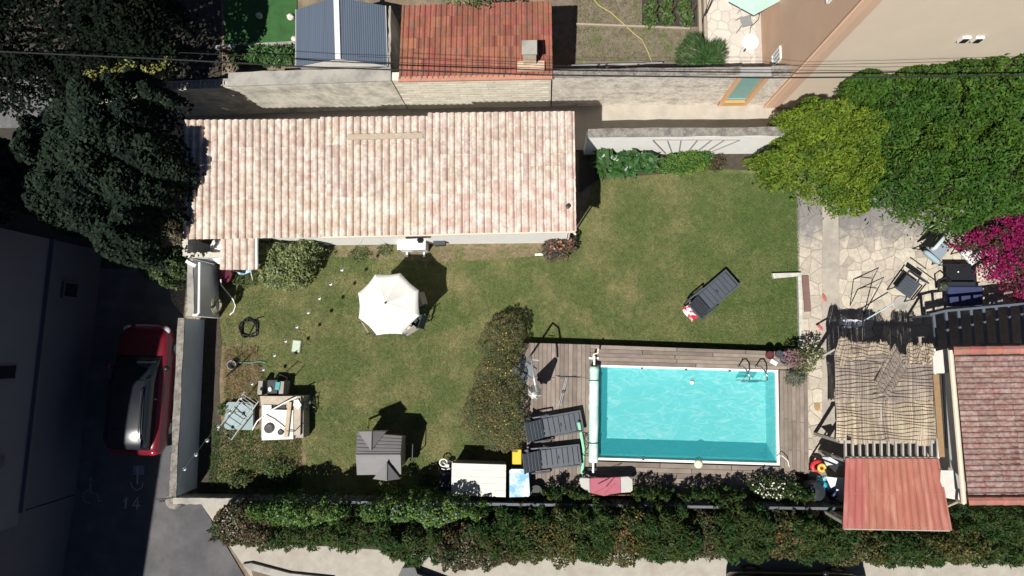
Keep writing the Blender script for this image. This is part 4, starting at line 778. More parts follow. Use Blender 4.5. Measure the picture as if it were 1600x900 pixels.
plant('lime_shrub_tree', 'bright yellow green spreading tree beside the dark laurel', 'tree', [(1205, 262), (1200, 235), (1222, 225), (1215, 195), (1228, 172), (1255, 160), (1275, 150), (1300, 158), (1325, 158), (1345, 165), (1370, 160), (1385, 180), (1388, 215), (1384, 290), (1372, 300), (1360, 322), (1330, 328), (1310, 312), (1295, 308), (1280, 302), (1268, 285), (1240, 275), (1225, 282), (1222, 268)], 1.2, 3.0, 26000, 0.12, 0.045, L_lime, 112, R=1.0, clump=0.6, depth=0.28, rag=0.25, stem=0.1, limbs=10, crown='crown', up=0.45)
L_boug = leafmat('bougainvillea_bract', (0.24, 0.012, 0.085), (0.055, 0.045, 0.025), 0.7, 0.55, c2scale=2.0, lo=0.50, hi=0.60, spec=0.1)
plant('bougainvillea', 'magenta bougainvillea spilling over the terrace chairs', 'bougainvillea', [(1508, 378), (1520, 362), (1540, 350), (1570, 340), (1605, 330), (1690, 330), (1690, 470), (1605, 470), (1585, 448), (1562, 430), (1548, 412), (1540, 395), (1528, 384)], 1.0, 2.0, 13000, 0.075, 0.06, L_boug, 113, R=0.8, clump=0.4, depth=0.2, rag=0.3, stem=0.05, limbs=9)
# hedge at the street: single shrubs of several kinds
L_ole = leafmat('oleander_leaf', (0.026, 0.062, 0.016), (0.055, 0.074, 0.020), 0.6, 0.55, c2scale=1.8, spec=0.15); L_aut = leafmat('autumn_leaf', (0.115, 0.092, 0.024), (0.035, 0.060, 0.016), 0.6, 0.6, c2scale=2.2, lo=0.40, hi=0.60)
L_pit = leafmat('pittosporum_leaf', (0.060, 0.130, 0.025), (0.095, 0.165, 0.035), 0.45, 0.4); L_red = leafmat('photinia_leaf', (0.085, 0.060, 0.030), (0.040, 0.065, 0.022), 0.5, 0.5, c2scale=2.0); L_vari = leafmat('variegated_leaf', (0.20, 0.23, 0.09), (0.075, 0.11, 0.04), 0.45, 0.5, c2scale=3)
hed = [  # x0,x1,y0,y1,kind,height
 (352, 420, 786, 858, 'r', 1.9), (405, 545, 778, 828, 'p', 2.1), (400, 520, 815, 862, 'o', 1.5), (520, 620, 800, 870, 'o', 1.9), (585, 750, 774, 832, 'p', 2.2), (600, 700, 820, 888, 'o', 1.5), (690, 790, 815, 895, 'r', 1.7), (745, 850, 785, 880, 'o', 1.9),
 (826, 890, 792, 892, 'a', 1.8), (872, 965, 786, 890, 'o', 1.9), (935, 1010, 790, 898, 'a', 1.8), (990, 1090, 786, 890, 'o', 1.9), (1065, 1125, 798, 892, 'r', 1.7), (1110, 1200, 786, 890, 'o', 1.9), (1180, 1255, 796, 882, 'a', 1.8), (1240, 1320, 800, 885, 'o', 1.7), (1305, 1380, 826, 892, 'a', 1.6), (1370, 1480, 826, 890, 'o', 1.6), (1440, 1525, 824, 898, 'a', 1.7), (1500, 1620, 790, 890, 'o', 1.8), (1590, 1690, 790, 890, 'a', 1.7)]
kinds = dict(o=(L_ole, 0.17, 0.035, 'dark_shrub', 'dark green narrow leaved hedge shrub'), a=(L_aut, 0.085, 0.045, 'autumn_shrub', 'yellow and rust tinted hedge shrub'), p=(L_pit, 0.085, 0.05, 'green_shrub', 'bright green clipped hedge shrub'), r=(L_red, 0.10, 0.05, 'reddish_shrub', 'reddish brown hedge shrub'))
where = {0: 'at the pavement corner', 1: 'behind the soil bed', 2: 'over the pale pavement strip', 3: 'beside the shadow on the pavement', 4: 'behind the white storage chest', 5: 'overhanging the shaded pavement', 6: 'in front of the storage chest hedge', 7: 'behind the blue mottled box',
 8: 'behind the dark green plant pot', 9: 'behind the pink float', 10: 'just beyond the pink float', 11: 'behind the pool roller end', 12: 'behind the cream floating lid', 13: 'behind the pool corner opposite the ladder', 14: 'behind the white flowered shrub', 15: 'beside the woven basket', 16: 'under the shelter roof corner', 17: 'in front of the corrugated shelter', 18: 'between the corrugated shelter and tiled house', 19: 'in front of the tiled house', 20: 'past the tiled house corner'}
for i, (x0, x1, y0, y1, k, h) in enumerate(hed):
    rj = random.Random(i+77); x0 -= rj.uniform(6, 22); x1 += rj.uniform(6, 22); y1 -= rj.uniform(4, 18) if x1 > 700 else rj.uniform(4, 12); h += rj.uniform(-.25, .2)
    m_, ln, wd, nm, lab = kinds[k]; rr = random.Random(i); cx, cy = (x0+x1)/2, (y0+y1)/2; poly = []
    for q in range(14):
        t = 2*math.pi*q/14; e = 0.62; s = rr.uniform(0.88, 1.08); poly.append((cx+math.copysign(abs(math.cos(t))**e, math.cos(t))*(x1-x0)/2*s, cy+math.copysign(abs(math.sin(t))**e, math.sin(t))*(y1-y0)/2*s))
    nl = int((x1-x0)*(y1-y0)*{'o': 0.62, 'a': 0.55, 'p': 0.75, 'r': 0.6}[k])
    ex = [('flower', 40, .06, .05, leafmat('lilac_petal', (0.20, 0.21, 0.42)))] if i in (4,) else ([('flower', 30, .06, .05, leafmat('rust_petal', (0.35, 0.06, 0.05)))] if i in (10, 14) else [])
    plant(nm, lab+' '+where[i], 'shrub', poly, 0.45, h, nl, ln, wd, m_, 200+i, R=0.6, clump=0.42, depth=0.3, rag=0.32, stem=0.035, group='hedge along the street', up=0.35, extra=ex)
# garden shrubs
plant('variegated_shrub', 'round pale green variegated shrub beside the tiled porch', 'shrub', [(404, 372), (440, 370), (490, 372), (496, 385), (488, 405), (478, 425), (462, 446), (430, 450), (405, 445), (400, 415)], 0.5, 1.6, 5200, 0.085, 0.055, L_vari, 300, R=0.6, clump=0.3, rag=0.12, stem=0.04)
plant('flowering_hedge', 'olive hedge with yellow flowers between lawn and deck', 'hedge', [(752, 520), (768, 500), (790, 496), (812, 505), (820, 535), (812, 560), (818, 600), (820, 650), (822, 690), (805, 705), (775, 705), (745, 690), (722, 670), (722, 645), (735, 610), (745, 570)], 0.45, 1.45, 15000, 0.065, 0.022, leafmat('olive_leaf', (0.085, 0.10, 0.038), (0.13, 0.105, 0.045), 0.6, 0.5, c2scale=1.4), 301, R=0.7, clump=0.33, rag=0.22, stem=0.04, limbs=10, extra=[('flower', 90, .04, .035, leafmat('yellow_petal', (0.55, 0.42, 0.04)))])
plant('rose_bush', 'dark red leaved rose bush at the garden house corner', 'bush', [(852, 372), (880, 366), (898, 372), (898, 390), (885, 402), (862, 404), (848, 392)], 0.3, 1.0, 1500, 0.07, 0.04, leafmat('rose_leaf', (0.075, 0.06, 0.05), (0.16, 0.075, 0.045)), 302, R=0.4, clump=0.22, rag=0.15, stem=0.025, extra=[('flower', 26, .08, .07, leafmat('coral_petal', (0.50, 0.20, 0.12)))])
L_bed = leafmat('broad_leaf', (0.038, 0.105, 0.025), (0.055, 0.125, 0.035), 0.4, 0.35, spec=0.5)
for i, (x, y, r) in enumerate(((945, 252, 17), (968, 255, 14), (990, 248, 17), (1012, 250, 13))):
    poly = [(x+r*math.cos(t*.628), y+r*1.1*math.sin(t*.628)) for t in range(10)]
    plant('broad_leaf_plant', ('large leaved green plant next to the garden house shadow', 'large leaved plant with reddish tips on the flower bed', 'large leaved plant in front of the fan strips end', 'large leaved plant touching the bright ground cover')[i], 'plant', poly, 0.2, 0.85, 190, 0.34, 0.13, L_bed, 310+i, R=0.35, clump=0.3, rag=0.1, stem=0.02, group='bed plants below the fan wall', limbs=3)
plant('ground_cover', 'fresh green low ground cover below the fan strips', 'plant', [(1030, 250), (1050, 240), (1085, 235), (1110, 236), (1116, 252), (1105, 262), (1070, 270), (1035, 264), (1018, 262)], 0.15, 0.6, 4200, 0.06, 0.035, leafmat('cover_leaf', (0.055, 0.135, 0.02), (0.115, 0.19, 0.025), 0.5, 0.4, c2scale=1.6), 320, R=0.35, clump=0.22, rag=0.12, stem=0.02)
plant('brown_bed_plant', 'small brownish green plant beside the bare bed soil', 'plant', [(1114, 244), (1132, 242), (1136, 258), (1120, 264), (1110, 258)], 0.1, 0.4, 420, 0.06, 0.035, L_red, 321, R=0.25, clump=0.18, rag=0.1, stem=0.015)
plant('lime_bed_plant', 'low lime green plant under the edge of the lime tree', 'plant', [(1165, 250), (1185, 240), (1210, 238), (1215, 262), (1195, 264), (1180, 262)], 0.1, 0.6, 1100, 0.07, 0.04, L_lime, 322, R=0.3, clump=0.2, rag=0.15, stem=0.015)
for i, (x, y, r, n_, lab) in enumerate(((510, 393, 8, 90, 'grassy weed tuft beside the variegated shrub'), (560, 397, 12, 160, 'spiky weed tuft at the white house wall'), (600, 390, 9, 120, 'weed tuft beside the white outdoor unit'), (380, 434, 14, 260, 'leafy weeds in front of the tiled porch'))):
    poly = [(x+r*1.5*math.cos(t*.785), y+r*math.sin(t*.785)) for t in range(8)]
    plant('weed_tuft', lab, 'plant', poly, 0.05, 0.28, n_, 0.16, 0.02, L_bush, 330+i, R=0.3, clump=0.15, rag=0.08, stem=0.008, group='weeds along the house wall', limbs=2)
plant('white_flower_shrub', 'shrub dotted with white flowers on the fence side of the deck', 'shrub', [(1170, 756), (1190, 748), (1215, 750), (1240, 752), (1252, 762), (1240, 776), (1200, 778), (1172, 774)], 0.5, 1.15, 1700, 0.08, 0.035, L_ole, 340, R=0.35, clump=0.25, rag=0.25, stem=0.02, extra=[('flower', 70, .06, .05, leafmat('white_petal', (0.70, 0.70, 0.64)))])
fpl = ('beside the dark green plant pot', 'between the blue board and the air mattress', 'just past the air mattress along the fence', 'between air mattress and round cream lid', 'below the round cream lid', 'beyond the round cream lid', 'near the white flowered shrub', 'beside the black round pouffe')
for i, (x, h) in enumerate(((868, 1.15), (905, 1.1), (1005, 1.25), (1040, 1.1), (1075, 1.2), (1110, 1.05), (1145, 1.25), (1255, 1.2))):
    poly = [(x+15*math.cos(t*.785), 771+(x-868)*.012+7*math.sin(t*.785)) for t in range(8)]
    plant('fence_plant', 'dark leafy fence plant '+fpl[i], 'plant', poly, 0.5, h+.35, 420, 0.13, 0.04, L_ole, 350+i, R=0.3, clump=0.2, rag=0.25, stem=0.015, group='plants along the fence', up=0.3, limbs=4)
for i, (x, y, r, n_, m_, lab) in enumerate(((372, 752, 13, 260, L_bush, 'low green plant under the hedge shade by the boundary wall'), (432, 735, 20, 420, L_bush, 'leafy plant at the shaded end of the soil bed'), (345, 640, 9, 160, L_bush, 'small plant at the foot of boundary wall'), (668, 755, 10, 240, L_ole, 'dark tuft beside the grey playhouse'), (606, 762, 14, 300, L_vari, 'pale leaved plant behind the playhouse'), (478, 632, 10, 70, leafmat('aloe_leaf', (0.10, 0.15, 0.10)), 'spiky grey green plant beside the barbecue'))):
    poly = [(x+r*1.2*math.cos(t*.785), y+r*.8*math.sin(t*.785)) for t in range(8)]
    plant('bed_plant', lab, 'plant', poly, 0.08, 0.5, n_, 0.11, 0.035, m_, 370+i, R=0.3, clump=0.2, rag=0.15, stem=0.012, limbs=3)
plant('pink_flower_plant', 'pink flowering plant in the planter on the deck corner', 'plant', [(1226, 552), (1240, 545), (1252, 548), (1256, 565), (1246, 576), (1230, 572)], DK+.1, 1.05, 600, 0.055, 0.03, leafmat('pink_petal', (0.32, 0.13, 0.22), (0.10, 0.10, 0.05), c2scale=6), 380, R=0.3, clump=0.16, rag=0.1, stem=0.015, base=DK)
plant('deck_corner_shrub', 'leggy green shrub overhanging the deck corner', 'shrub', [(1248, 548), (1262, 542), (1280, 540), (1288, 552), (1280, 568), (1262, 578), (1248, 572)], DK+.2, 1.35, 620, 0.075, 0.045, leafmat('shrub_leaf', (0.11, 0.13, 0.04), (0.06, 0.08, 0.03)), 381, R=0.35, clump=0.2, rag=0.25, stem=0.02, base=DK)
plant('grey_grass_plant', 'round grey green spiky plant on the deck beside pink flowers', 'plant', [(1232, 585), (1240, 578), (1256, 580), (1262, 592), (1254, 602), (1238, 602), (1230, 595)], DK+.05, 0.85, 330, 0.22, 0.018, leafmat('grey_leaf', (0.13, 0.145, 0.10)), 382, R=0.3, clump=0.25, rag=0.08, stem=0.015, base=DK)
# neighbours' plants
P = crown_pts([(1062, 108), (1058, 85), (1075, 62), (1100, 60), (1122, 78), (1132, 100), (1128, 112)], 0.2, 1.15, 2600, 401, R=0.8, clump=1.2, depth=.15, rag=.05)
t_ = thing('ornamental_grass', 'fountain of long green ornamental grass by the pebbled wall', 'grass', tuple(G(1092, 100))); leaf_mesh('foliage', P, 0.42, 0.022, leafmat('long_grass', (0.045, 0.105, 0.030), (0.075, 0.12, 0.045)), 401, 0.3, t_, radial=np.array(G(1090, 118)))
for i, (x, y) in enumerate(((1018, 8), (1018, 28), (1042, 8), (1044, 26), (1070, 6), (1075, 28))):
    poly = [(x+9*math.cos(t*.785), y+9*math.sin(t*.785)) for t in range(8)]
    q = plant('vegetable_plant', 'staked leafy vegetable plant in the dark kitchen garden bed', 'plant', poly, 0.1, 0.6, 210, 0.14, 0.05, leafmat('veg_leaf', (0.075, 0.125, 0.035)), 410+i, R=0.3, clump=0.15, rag=0.1, stem=0.012, group='vegetables in the kitchen garden bed', limbs=3)
    p = G(x+1, y); MB().tube([(p.x, p.y, 0), (p.x+.03, p.y, 1.0)], .012, 5).build('stake', M_wood, q)
for i, x in enumerate((375, 402, 425, 448)):
    poly = [(x+16*math.cos(t*.785), 84+14*math.sin(t*.785)) for t in range(8)]
    plant('border_plant', 'leafy green plant in the border beside the synthetic turf', 'plant', poly, 0.1, 0.6, 420, 0.15, 0.05, leafmat('border_leaf', (0.05, 0.12, 0.03)), 420+i, R=0.3, clump=0.2, rag=0.15, stem=0.015, group='border beside the synthetic turf', limbs=3)
plant('roof_creeper', 'creeper trailing over the top of the red tiled roof', 'creeper', [(690, -6), (720, 2), (752, 8), (768, 2), (770, -30), (690, -30)], 3.1, 3.5, 700, 0.09, 0.06, L_bush, 430, R=0.3, clump=0.2, rag=0.2, stem=0.02)
# ================================================================== GARDEN OBJECTS
M_resin = mat('slate_resin', (0.062, 0.074, 0.092), 0.45, 0.10, 4, 0.1, 60, spec=0.4)
M_resin2 = mat('slate_resin_dark', (0.022, 0.028, 0.036), 0.5, 0.1)
def lounger(label, at, rz, z):
    t = thing('sun_lounger', label, 'sun lounger', (at.x, at.y, z), rz, 'slate grey sun loungers')
    w_ = 0.66
    for s in (-1, 1):
        MB().bar((0.0, s*w_/2, 0.27), (1.80, s*w_/2, 0.27), 0.05, 0.09).build('side_rail', M_resin, t, local=True)
        mb = MB(); mb.tube([(0.10, s*(w_/2+.05), 0.28), (0.16, s*(w_/2+.06), 0.45), (0.45, s*(w_/2+.06), 0.47), (0.74, s*(w_/2+.06), 0.45), (0.80, s*(w_/2+.05), 0.28)], 0.03, 6); mb.build('armrest', M_resin, t, local=True)
        for x in (0.16, 1.60): MB().box((x, s*(w_/2-.03), 0.13), (0.09, 0.06, 0.27)).build('leg', M_resin, t, local=True)
    # gently curved seat of moulded panels
    x = 0.52
    for k in range(7):
        l = 0.17 if k != 3 else 0.19; z1 = 0.33-0.012*k+(0.02 if k < 2 else 0)
        MB().box((x+l/2, 0, z1), (l-.012, w_-.06, 0.04)).build('seat_panel', M_resin, t, local=True, bevel=0.008); x += l
    MB().box((0.52+0.17*3+.05, 0, 0.325), (0.035, 0.10, 0.022)).build('grip_slot', M_black, t, local=True)
    MB().box((1.77, 0, 0.24), (0.06, w_, 0.16)).build('foot_bar', M_resin, t, local=True)
    # raised backrest
    u = Vector((-math.cos(0.75), 0, math.sin(0.75))); b0 = Vector((0.50, 0, 0.33)); M = Matrix((u, Vector((0, 1, 0)), u.cross(Vector((0, 1, 0))))).transposed()
    for k in range(5): MB().box(b0+u*(0.075+k*0.14), (0.13, w_-.05, 0.04), rot=M).build('back_panel', M_resin, t, local=True, bevel=0.008)
    MB().box(b0+u*0.74, (0.05, w_-.02, 0.05), rot=M).build('head_bar', M_resin, t, local=True)
    MB().box((0.10, 0, 0.24), (0.10, w_, 0.06)).build('cross_bar', M_resin2, t, local=True)
    return t
def ang(p, q): d = q-p; return math.atan2(d.y, d.x)
a_, b_ = G(826, 671, DK), G(904, 657, DK); lounger('slate sun lounger beside the leaning aluminium pole', a_.lerp(b_, 0.0), ang(a_, b_), DK)
a_, b_ = G(822, 718, DK), G(904, 709, DK); lounger('slate sun lounger in front of the yellow crate', a_, ang(a_, b_), DK)
a_, b_ = G(1082, 487, 0.3), G(1137, 440, 0.3); L3 = lounger('slate sun lounger alone on the lawn with a towel', Vector((a_.x, a_.y, 0)), ang(a_, b_), 0.0)
# red and white towel over its head end
mb = MB(); rr = random.Random(5); c = G(1080, 487, .45); d = (b_-a_).normalized(); n_ = Vector((-d.y, d.x, 0)); vs = []
for i in range(7):
    for j in range(9):
        p = c+d*(-.20+i*.07)+n_*(-.27+j*.065); vs.append(Vector((p.x, p.y, 0.52+.05*math.sin(i*1.9+j)+rr.uniform(-.02, .02)-abs(i-3)*.03)))
mb.add(vs, [(i*9+j, i*9+j+1, (i+1)*9+j+1, (i+1)*9+j) for i in range(6) for j in range(8)])
m = mat('towel', (0.80, 0.72, 0.72), 0.9, 0.05, 5, col2=(0.50, 0.02, 0.05), c2scale=4, c2lo=0.48, c2hi=0.50); mb.build('towel', m, label='crumpled red and white towel on the lawn sun lounger', cat='towel')
# --- garden parasol with table and chairs
pc = G(626.5, 481); ps = thing('parasol', 'large white octagonal parasol over the garden table', 'parasol', tuple(pc))
rim, apex = 2.02, 2.46; rc = G(607, 475, rim); ap = G(605.5, 471, apex); Rr = 1.05; M_can = mat('parasol_cloth', (0.80, 0.79, 0.745), 0.85, 0.03, 2, 0.15, 30)
vx = [Vector((rc.x+Rr*math.cos(math.radians(70+45*k)), rc.y+Rr*math.sin(math.radians(70+45*k)), rim)) for k in range(8)]
ap = Vector((rc.x, rc.y, apex))
for k in range(8):
    A, B = vx[k], vx[(k+1) % 8]; mb = MB(); vs = []; ns = 6
    for i in range(ns+1):
        f = i/ns
        for j in range(5):
            g = j/4; p = ap.lerp(A.lerp(B, g), f); p.z -= 0.05*f*math.sin(math.pi*g)+0.10*math.sin(math.pi*f)*.35
            if i == ns: p = p.lerp(Vector((ap.x, ap.y, p.z)), 0.035*math.sin(math.pi*g))
            vs.append(p)
    n0 = len(vs); fs = [(i*5+j, i*5+j+1, (i+1)*5+j+1, (i+1)*5+j) for i in range(ns) for j in range(4)]
    for j in range(5): vs.append(vs[ns*5+j]-Vector((0, 0, 0.10)))
    fs += [(ns*5+j, ns*5+j+1, n0+j+1, n0+j) for j in range(4)]
    mb.add(vs, fs); mb.build('canopy_panel', M_can, ps, smooth=True)
    MB().tube([ap-Vector((0, 0, .08)), A-Vector((0, 0, .04))], 0.012, 5).build('rib', M_alu, ps)
MB().tube([(pc.x, pc.y, 0), (rc.x, rc.y, apex-.02)], 0.025, 8).build('pole', M_alu, ps); MB().lathe((rc.x, rc.y, apex-.01), [(.03, 0), (.03, .05), (.0, .07)], 8).build('finial', M_dgrey, ps)
MB().lathe((pc.x, pc.y, 0.002), [(.26, 0), (.26, .06), (.06, .10), (.05, .3)], 14).build('base', M_conc, ps)
tb = thing('garden_table', 'round pale garden table under the white parasol', 'table', tuple(pc+Vector((0, 0, 0))))
MB().lathe((pc.x, pc.y, .70), [(.07, 0.0), (.55, 0), (.56, .03), (.07, .03)], 24, cap=False).build('table_top', mat('table_taupe', (0.42, 0.38, 0.33), 0.6, 0.1), tb)
for k in range(4):
    t = math.radians(45+90*k); MB().tube([(pc.x+.42*math.cos(t), pc.y+.42*math.sin(t), 0), (pc.x+.36*math.cos(t), pc.y+.36*math.sin(t), .7)], .018, 6).build('leg', M_alu, tb)
M_sling = mat('taupe_sling', (0.33, 0.295, 0.25), 0.85, 0.08); M_sling2 = mat('pale_sling', (0.50, 0.46, 0.40), 0.85, 0.08)
def folding_chair(label, at, face, ms):
    """face: angle the sitter looks along; seat 0.45"""
    t = thing('folding_chair', label, 'chair', (at.x, at.y, 0), face-math.pi/2, 'chairs around the parasol table')
    MB().box((0, 0.02, .445), (.44, .42, .02)).build('seat', ms, t, local=True)
    M = Matrix.Rotation(math.radians(-14), 3, 'X'); MB().box((0, -.28, .76), (.44, .02, .48), rot=M).build('backrest', ms, t, local=True)
    for s in (-1, 1):
        MB().tube([(s*.235, .24, 0), (s*.235, -.24, .52), (s*.235, -.345, 1.02)], .014, 6).build('leg', M_dgrey, t, local=True)
        MB().tube([(s*.25, -.30, 0), (s*.25, .22, .44)], .014, 6).build('leg', M_dgrey, t, local=True)
        MB().bar((s*.26, -.26, .66), (s*.26, .22, .66), .04, .02).build('armrest', M_dgrey, t, local=True); MB().tube([(s*.255, .2, .44), (s*.255, .2, .65)], .012, 5).build('arm_support', M_dgrey, t, local=True)
    return t
def face_to(p, q): return math.atan2(q.y-p.y, q.x-p.x)
for lab, x, y, ms in (('taupe folding chair on the soil bed side of the parasol table', 590, 506, M_sling), ('pale folding chair with a dark cushion by parasol table', 642, 507, M_sling2), ('taupe folding chair in the shadow of the parasol', 655, 472, M_sling)):
    p = G(x, y); folding_chair(lab, p, face_to(p, pc), ms)
p = G(655, 500); q = folding_chair('dark green folding chair tucked beside the pale folding chair', p, face_to(p, pc)+.25, mat('green_sling', (0.03, 0.05, 0.045), 0.8, 0.1))
# --- festoon lights from the garden house to the yard corner
fs_ = thing('festoon_lights', 'string of white bulbs hanging across the lawn', 'string lights', tuple(G(420, 590)))
nb = 14; pts = []
x0, y0, x1, y1 = 534, 421, 288, 733; 
def fl(i): f = i/nb; return G(x0+(x1-x0)*f, y0+(y1-y0)*f, 2.75-0.95*f-0.10*math.sin(math.pi*f))
pts = [G(572, 366, 3.1), G(553, 396, 2.80)]+[fl(i)+Vector((0, 0, .09)) for i in range(nb+1)]+[G(272, 770, 1.55)]
MB().tube(pts, 0.0035, 4).build('cable', mat('festoon_cable', (0.10, 0.12, 0.08), 0.7, 0.1), fs_)
for i in range(nb+1):
    p = fl(i); b = MB().lathe(p, [(.0, -.10), (.045, -.085), (.062, -.035), (.045, .01), (.024, .03)], 10).build('bulb', mat('bulb_white', (0.80, 0.80, 0.77), 0.3, 0.02), fs_, smooth=True)
    MB().lathe(p+Vector((0, 0, .03)), [(.022, 0), (.022, .06)], 8).build('socket', M_black, b)
# --- lawn bits
t_ = thing('inspection_hatch', 'pale green inspection hatch let into the lawn', 'hatch', tuple(G(463, 541)))
MB().box(G(463, 541, .02), (.36, .48, .05), rz=-.10).build('frame', mat('hatch_rim', (0.12, 0.12, 0.08), .9, .2), t_); h_ = MB().box(G(463, 541, .05), (.27, .39, .03), rz=-.10).build('lid', mat('hatch_green', (0.40, 0.50, 0.38), .6, .08), t_); MB().box(G(464, 548, .069), (.05, .03, .012), rz=-.1).build('grip', M_dgrey, h_)
mb = MB(); c = G(390, 513); pts = []
for i in range(120):
    t = i*.25; r = .30+.045*math.sin(i*.9)+.02*math.sin(i*.37); pts.append(c+Vector((r*math.cos(t)+.02*math.sin(i*.1), r*math.sin(t), .03+.03*((i//25) % 4)+.008*math.sin(i))))
pts += [G(402, 497, .05), G(412, 495, .04)]; mb.tube(pts, .019, 5); mb.build('black_hose', M_black, label='coil of black hose lying on the lawn', cat='hose')
mb = MB(); mb.tube([G(345, 437, .8), G(346, 446, .5), G(356, 458, .1), G(365, 469, .05), G(368, 478, .04), G(365, 487, .04), G(359, 492, .04)], .022, 6); mb.build('white_hose', M_wpaint, label='white hose looping from wall tap onto the lawn', cat='hose')
c = G(336, 477, 1.0); mb = MB()
for k in range(4): mb.tube([c+Vector((.03+.03*k, .30*math.cos(t)*(1-.1*k), .30*math.sin(t)*(1-.1*k))) for t in [i*math.pi/9 for i in range(18)]], .02, 5, closed=True)
mb.build('wall_hose_reel', mat('beige_hose', (0.26, 0.25, 0.17), .7, .15), label='beige hose coiled on the white boundary wall', cat='hose')
mb = MB(); mb.blob(G(353, 430, .25), (.30, .35, .28), 10, 6, .15); mb.build('maroon_bag', mat('maroon', (0.10, 0.018, 0.035), .8, .15), label='dark maroon bag under the tiled porch', cat='bag')
mb = MB(); mb.blob(G(379, 424, .35), (.22, .12, .12), 9, 5, .25); mb.blob(G(388, 422, .38), (.14, .1, .1), 9, 5, .25); mb.build('blue_bag', mat('blue_plastic_sheet', (0.12, 0.35, 0.55), .5, .1, 8, col2=(0.7, 0.72, .75), c2scale=6), label='crumpled blue and white plastic bag below the porch', cat='bag')
MB().tube([G(391, 420, 1.2), G(395, 438, 0.0)], .02, 6).build('white_stick', M_wpaint, label='thin white stick leaning against the porch post', cat='stick')
# bucket with tap and tools on the straw
t_ = thing('bucket', 'grey bucket with tools lying on dry straw', 'bucket', tuple(G(372, 570)))
MB().lathe(G(367, 570, 0.01), [(.12, 0), (.16, .28), (.145, .28), (.11, .03)], 14, cap=False).build('bucket_body', mat('grey_plastic', (0.33, 0.33, 0.35), .5, .1), t_); MB().tube([G(362, 566, .3)+Vector((.3*i/8, .12*math.sin(i*.39), .12*math.sin(i*.39))) for i in range(9)], .01, 5).build('handle', M_black, t_)
MB().tube([G(352, 590, .05), G(366, 575, .5), G(375, 563, .6)], .018, 6).build('black_pole', M_black, label='black pole leaning on the grey bucket', cat='pole')
MB().tube([G(368, 566, .12), G(390, 567, .1), G(405, 565, .06), G(415, 566, .04)], .022, 6).build('green_hose', mat('green_hose', (0.10, 0.22, 0.17), .6, .1), label='short green hose beside the grey bucket', cat='hose')
# --- barbecue of concrete slabs
bq = thing('barbecue', 'masonry garden barbecue with white stone top', 'barbecue', tuple(G(440, 655)))
M_bq = mat('barbecue_stone', (0.42, 0.36, 0.29), .9, .2, 6, .5, 40); M_bw = mat('white_slab', (0.72, 0.70, 0.64), .8, .05, 3)
mb = MB(); mb.prism(PX([(408, 619), (474, 619), (474, 684), (408, 684)], .62), z0=0); mb.build('plinth', mat('plinth_grey', (0.33, 0.31, 0.29), .9, .15, 4, .4, 40), bq)
MB().prism(PX([(410, 633), (424, 633), (424, 640), (458, 641), (458, 686), (409, 688)], .74), .10).build('stone_top', M_bw, bq)
MB().prism(PX([(406, 619), (470, 619), (469, 632), (408, 632)], .72), .09).build('back_slab', M_bq, bq); MB().prism(PX([(459, 624), (470, 624), (469, 680), (459, 680)], .745), .09).build('side_slab', M_bq, bq)
MB().prism(PX([(425, 628), (446, 628), (446, 639.5), (425, 639.5)], .66), .03).build('fire_pit', M_black, bq)
for (x, y, r) in ((421, 669, .17), (439, 675, .10)):
    mb = MB(); mb.lathe(G(x, y, .745), [(.03, 0), (r, 0), (r, .05), (r*.75, .07), (r*.3, .06)], 12); mb.build('iron_pan' if r > .12 else 'iron_burner', mat('iron', (0.06, 0.06, 0.062), .6, .2), label='round dark iron pan on the white barbecue top' if r > .12 else 'small dark burner on the white barbecue top', cat='pan')
MB().bar(G(453, 628, .80), G(447, 683, .80), .13, .05).build('timber_plank', mat('pale_timber', (0.45, 0.37, 0.27), .8, .12), label='pale timber plank lying across the barbecue top', cat='plank')
MB().prism(PX([(460, 625), (466, 624), (471, 633), (466, 640), (458, 634)], .80), .03).build('flat_stone', M_bw, label='pointed flat stone on the barbecue edge', cat='stone')
mb = MB(); mb.tube([G(394, 672, .75), G(402, 658, .85), G(420, 643, .9), G(445, 629, .95), G(464, 620, .95)], .022, 6); mb.tube([G(410, 651, .9), G(425, 659, .9), G(445, 672, .85)], .022, 6); mb.build('white_tube_frame', M_wpaint, label='bent white tube frame resting on the barbecue', cat='frame')
mb = MB(); mb.tube([G(448, 673, .82), G(460, 674, .8), G(470, 664, .82), G(474, 630, .6), G(490, 620, .3), G(494, 640, .1), G(488, 648, .05)], .016, 6); mb.build('black_cable', M_wire, label='black cable hanging off the side of the barbecue', cat='cable')
t_ = thing('gas_trolley', 'teal tool trolley between two concrete blocks', 'trolley', tuple(G(430, 604)))
MB().box(G(430, 605, .3), (.34, .5, .5)).build('trolley_body', M_resin2, t_); MB().box(G(434, 603, .58), (.15, .26, .06), rz=-.1).build('tool_box', mat('teal_plastic', (0.06, 0.28, 0.30), .5, .1), t_); mb = MB(); mb.blob(G(422, 608, .58), (.07, .09, .05)); mb.build('white_cup', M_wpaint, t_)
MB().tube([G(432, 592, .5), G(437, 585, .9), G(449, 590, .9), G(445, 600, .5)], .015, 6).build('handle', M_black, t_)
for x, y in ((411.5, 605), (444.5, 606)): MB().box(G(x, y, .29), (.15, .46, .56), rz=-.06).build('concrete_block', M_conc, label='upright concrete block beside the teal tool trolley', cat='block', group='concrete blocks by the trolley')
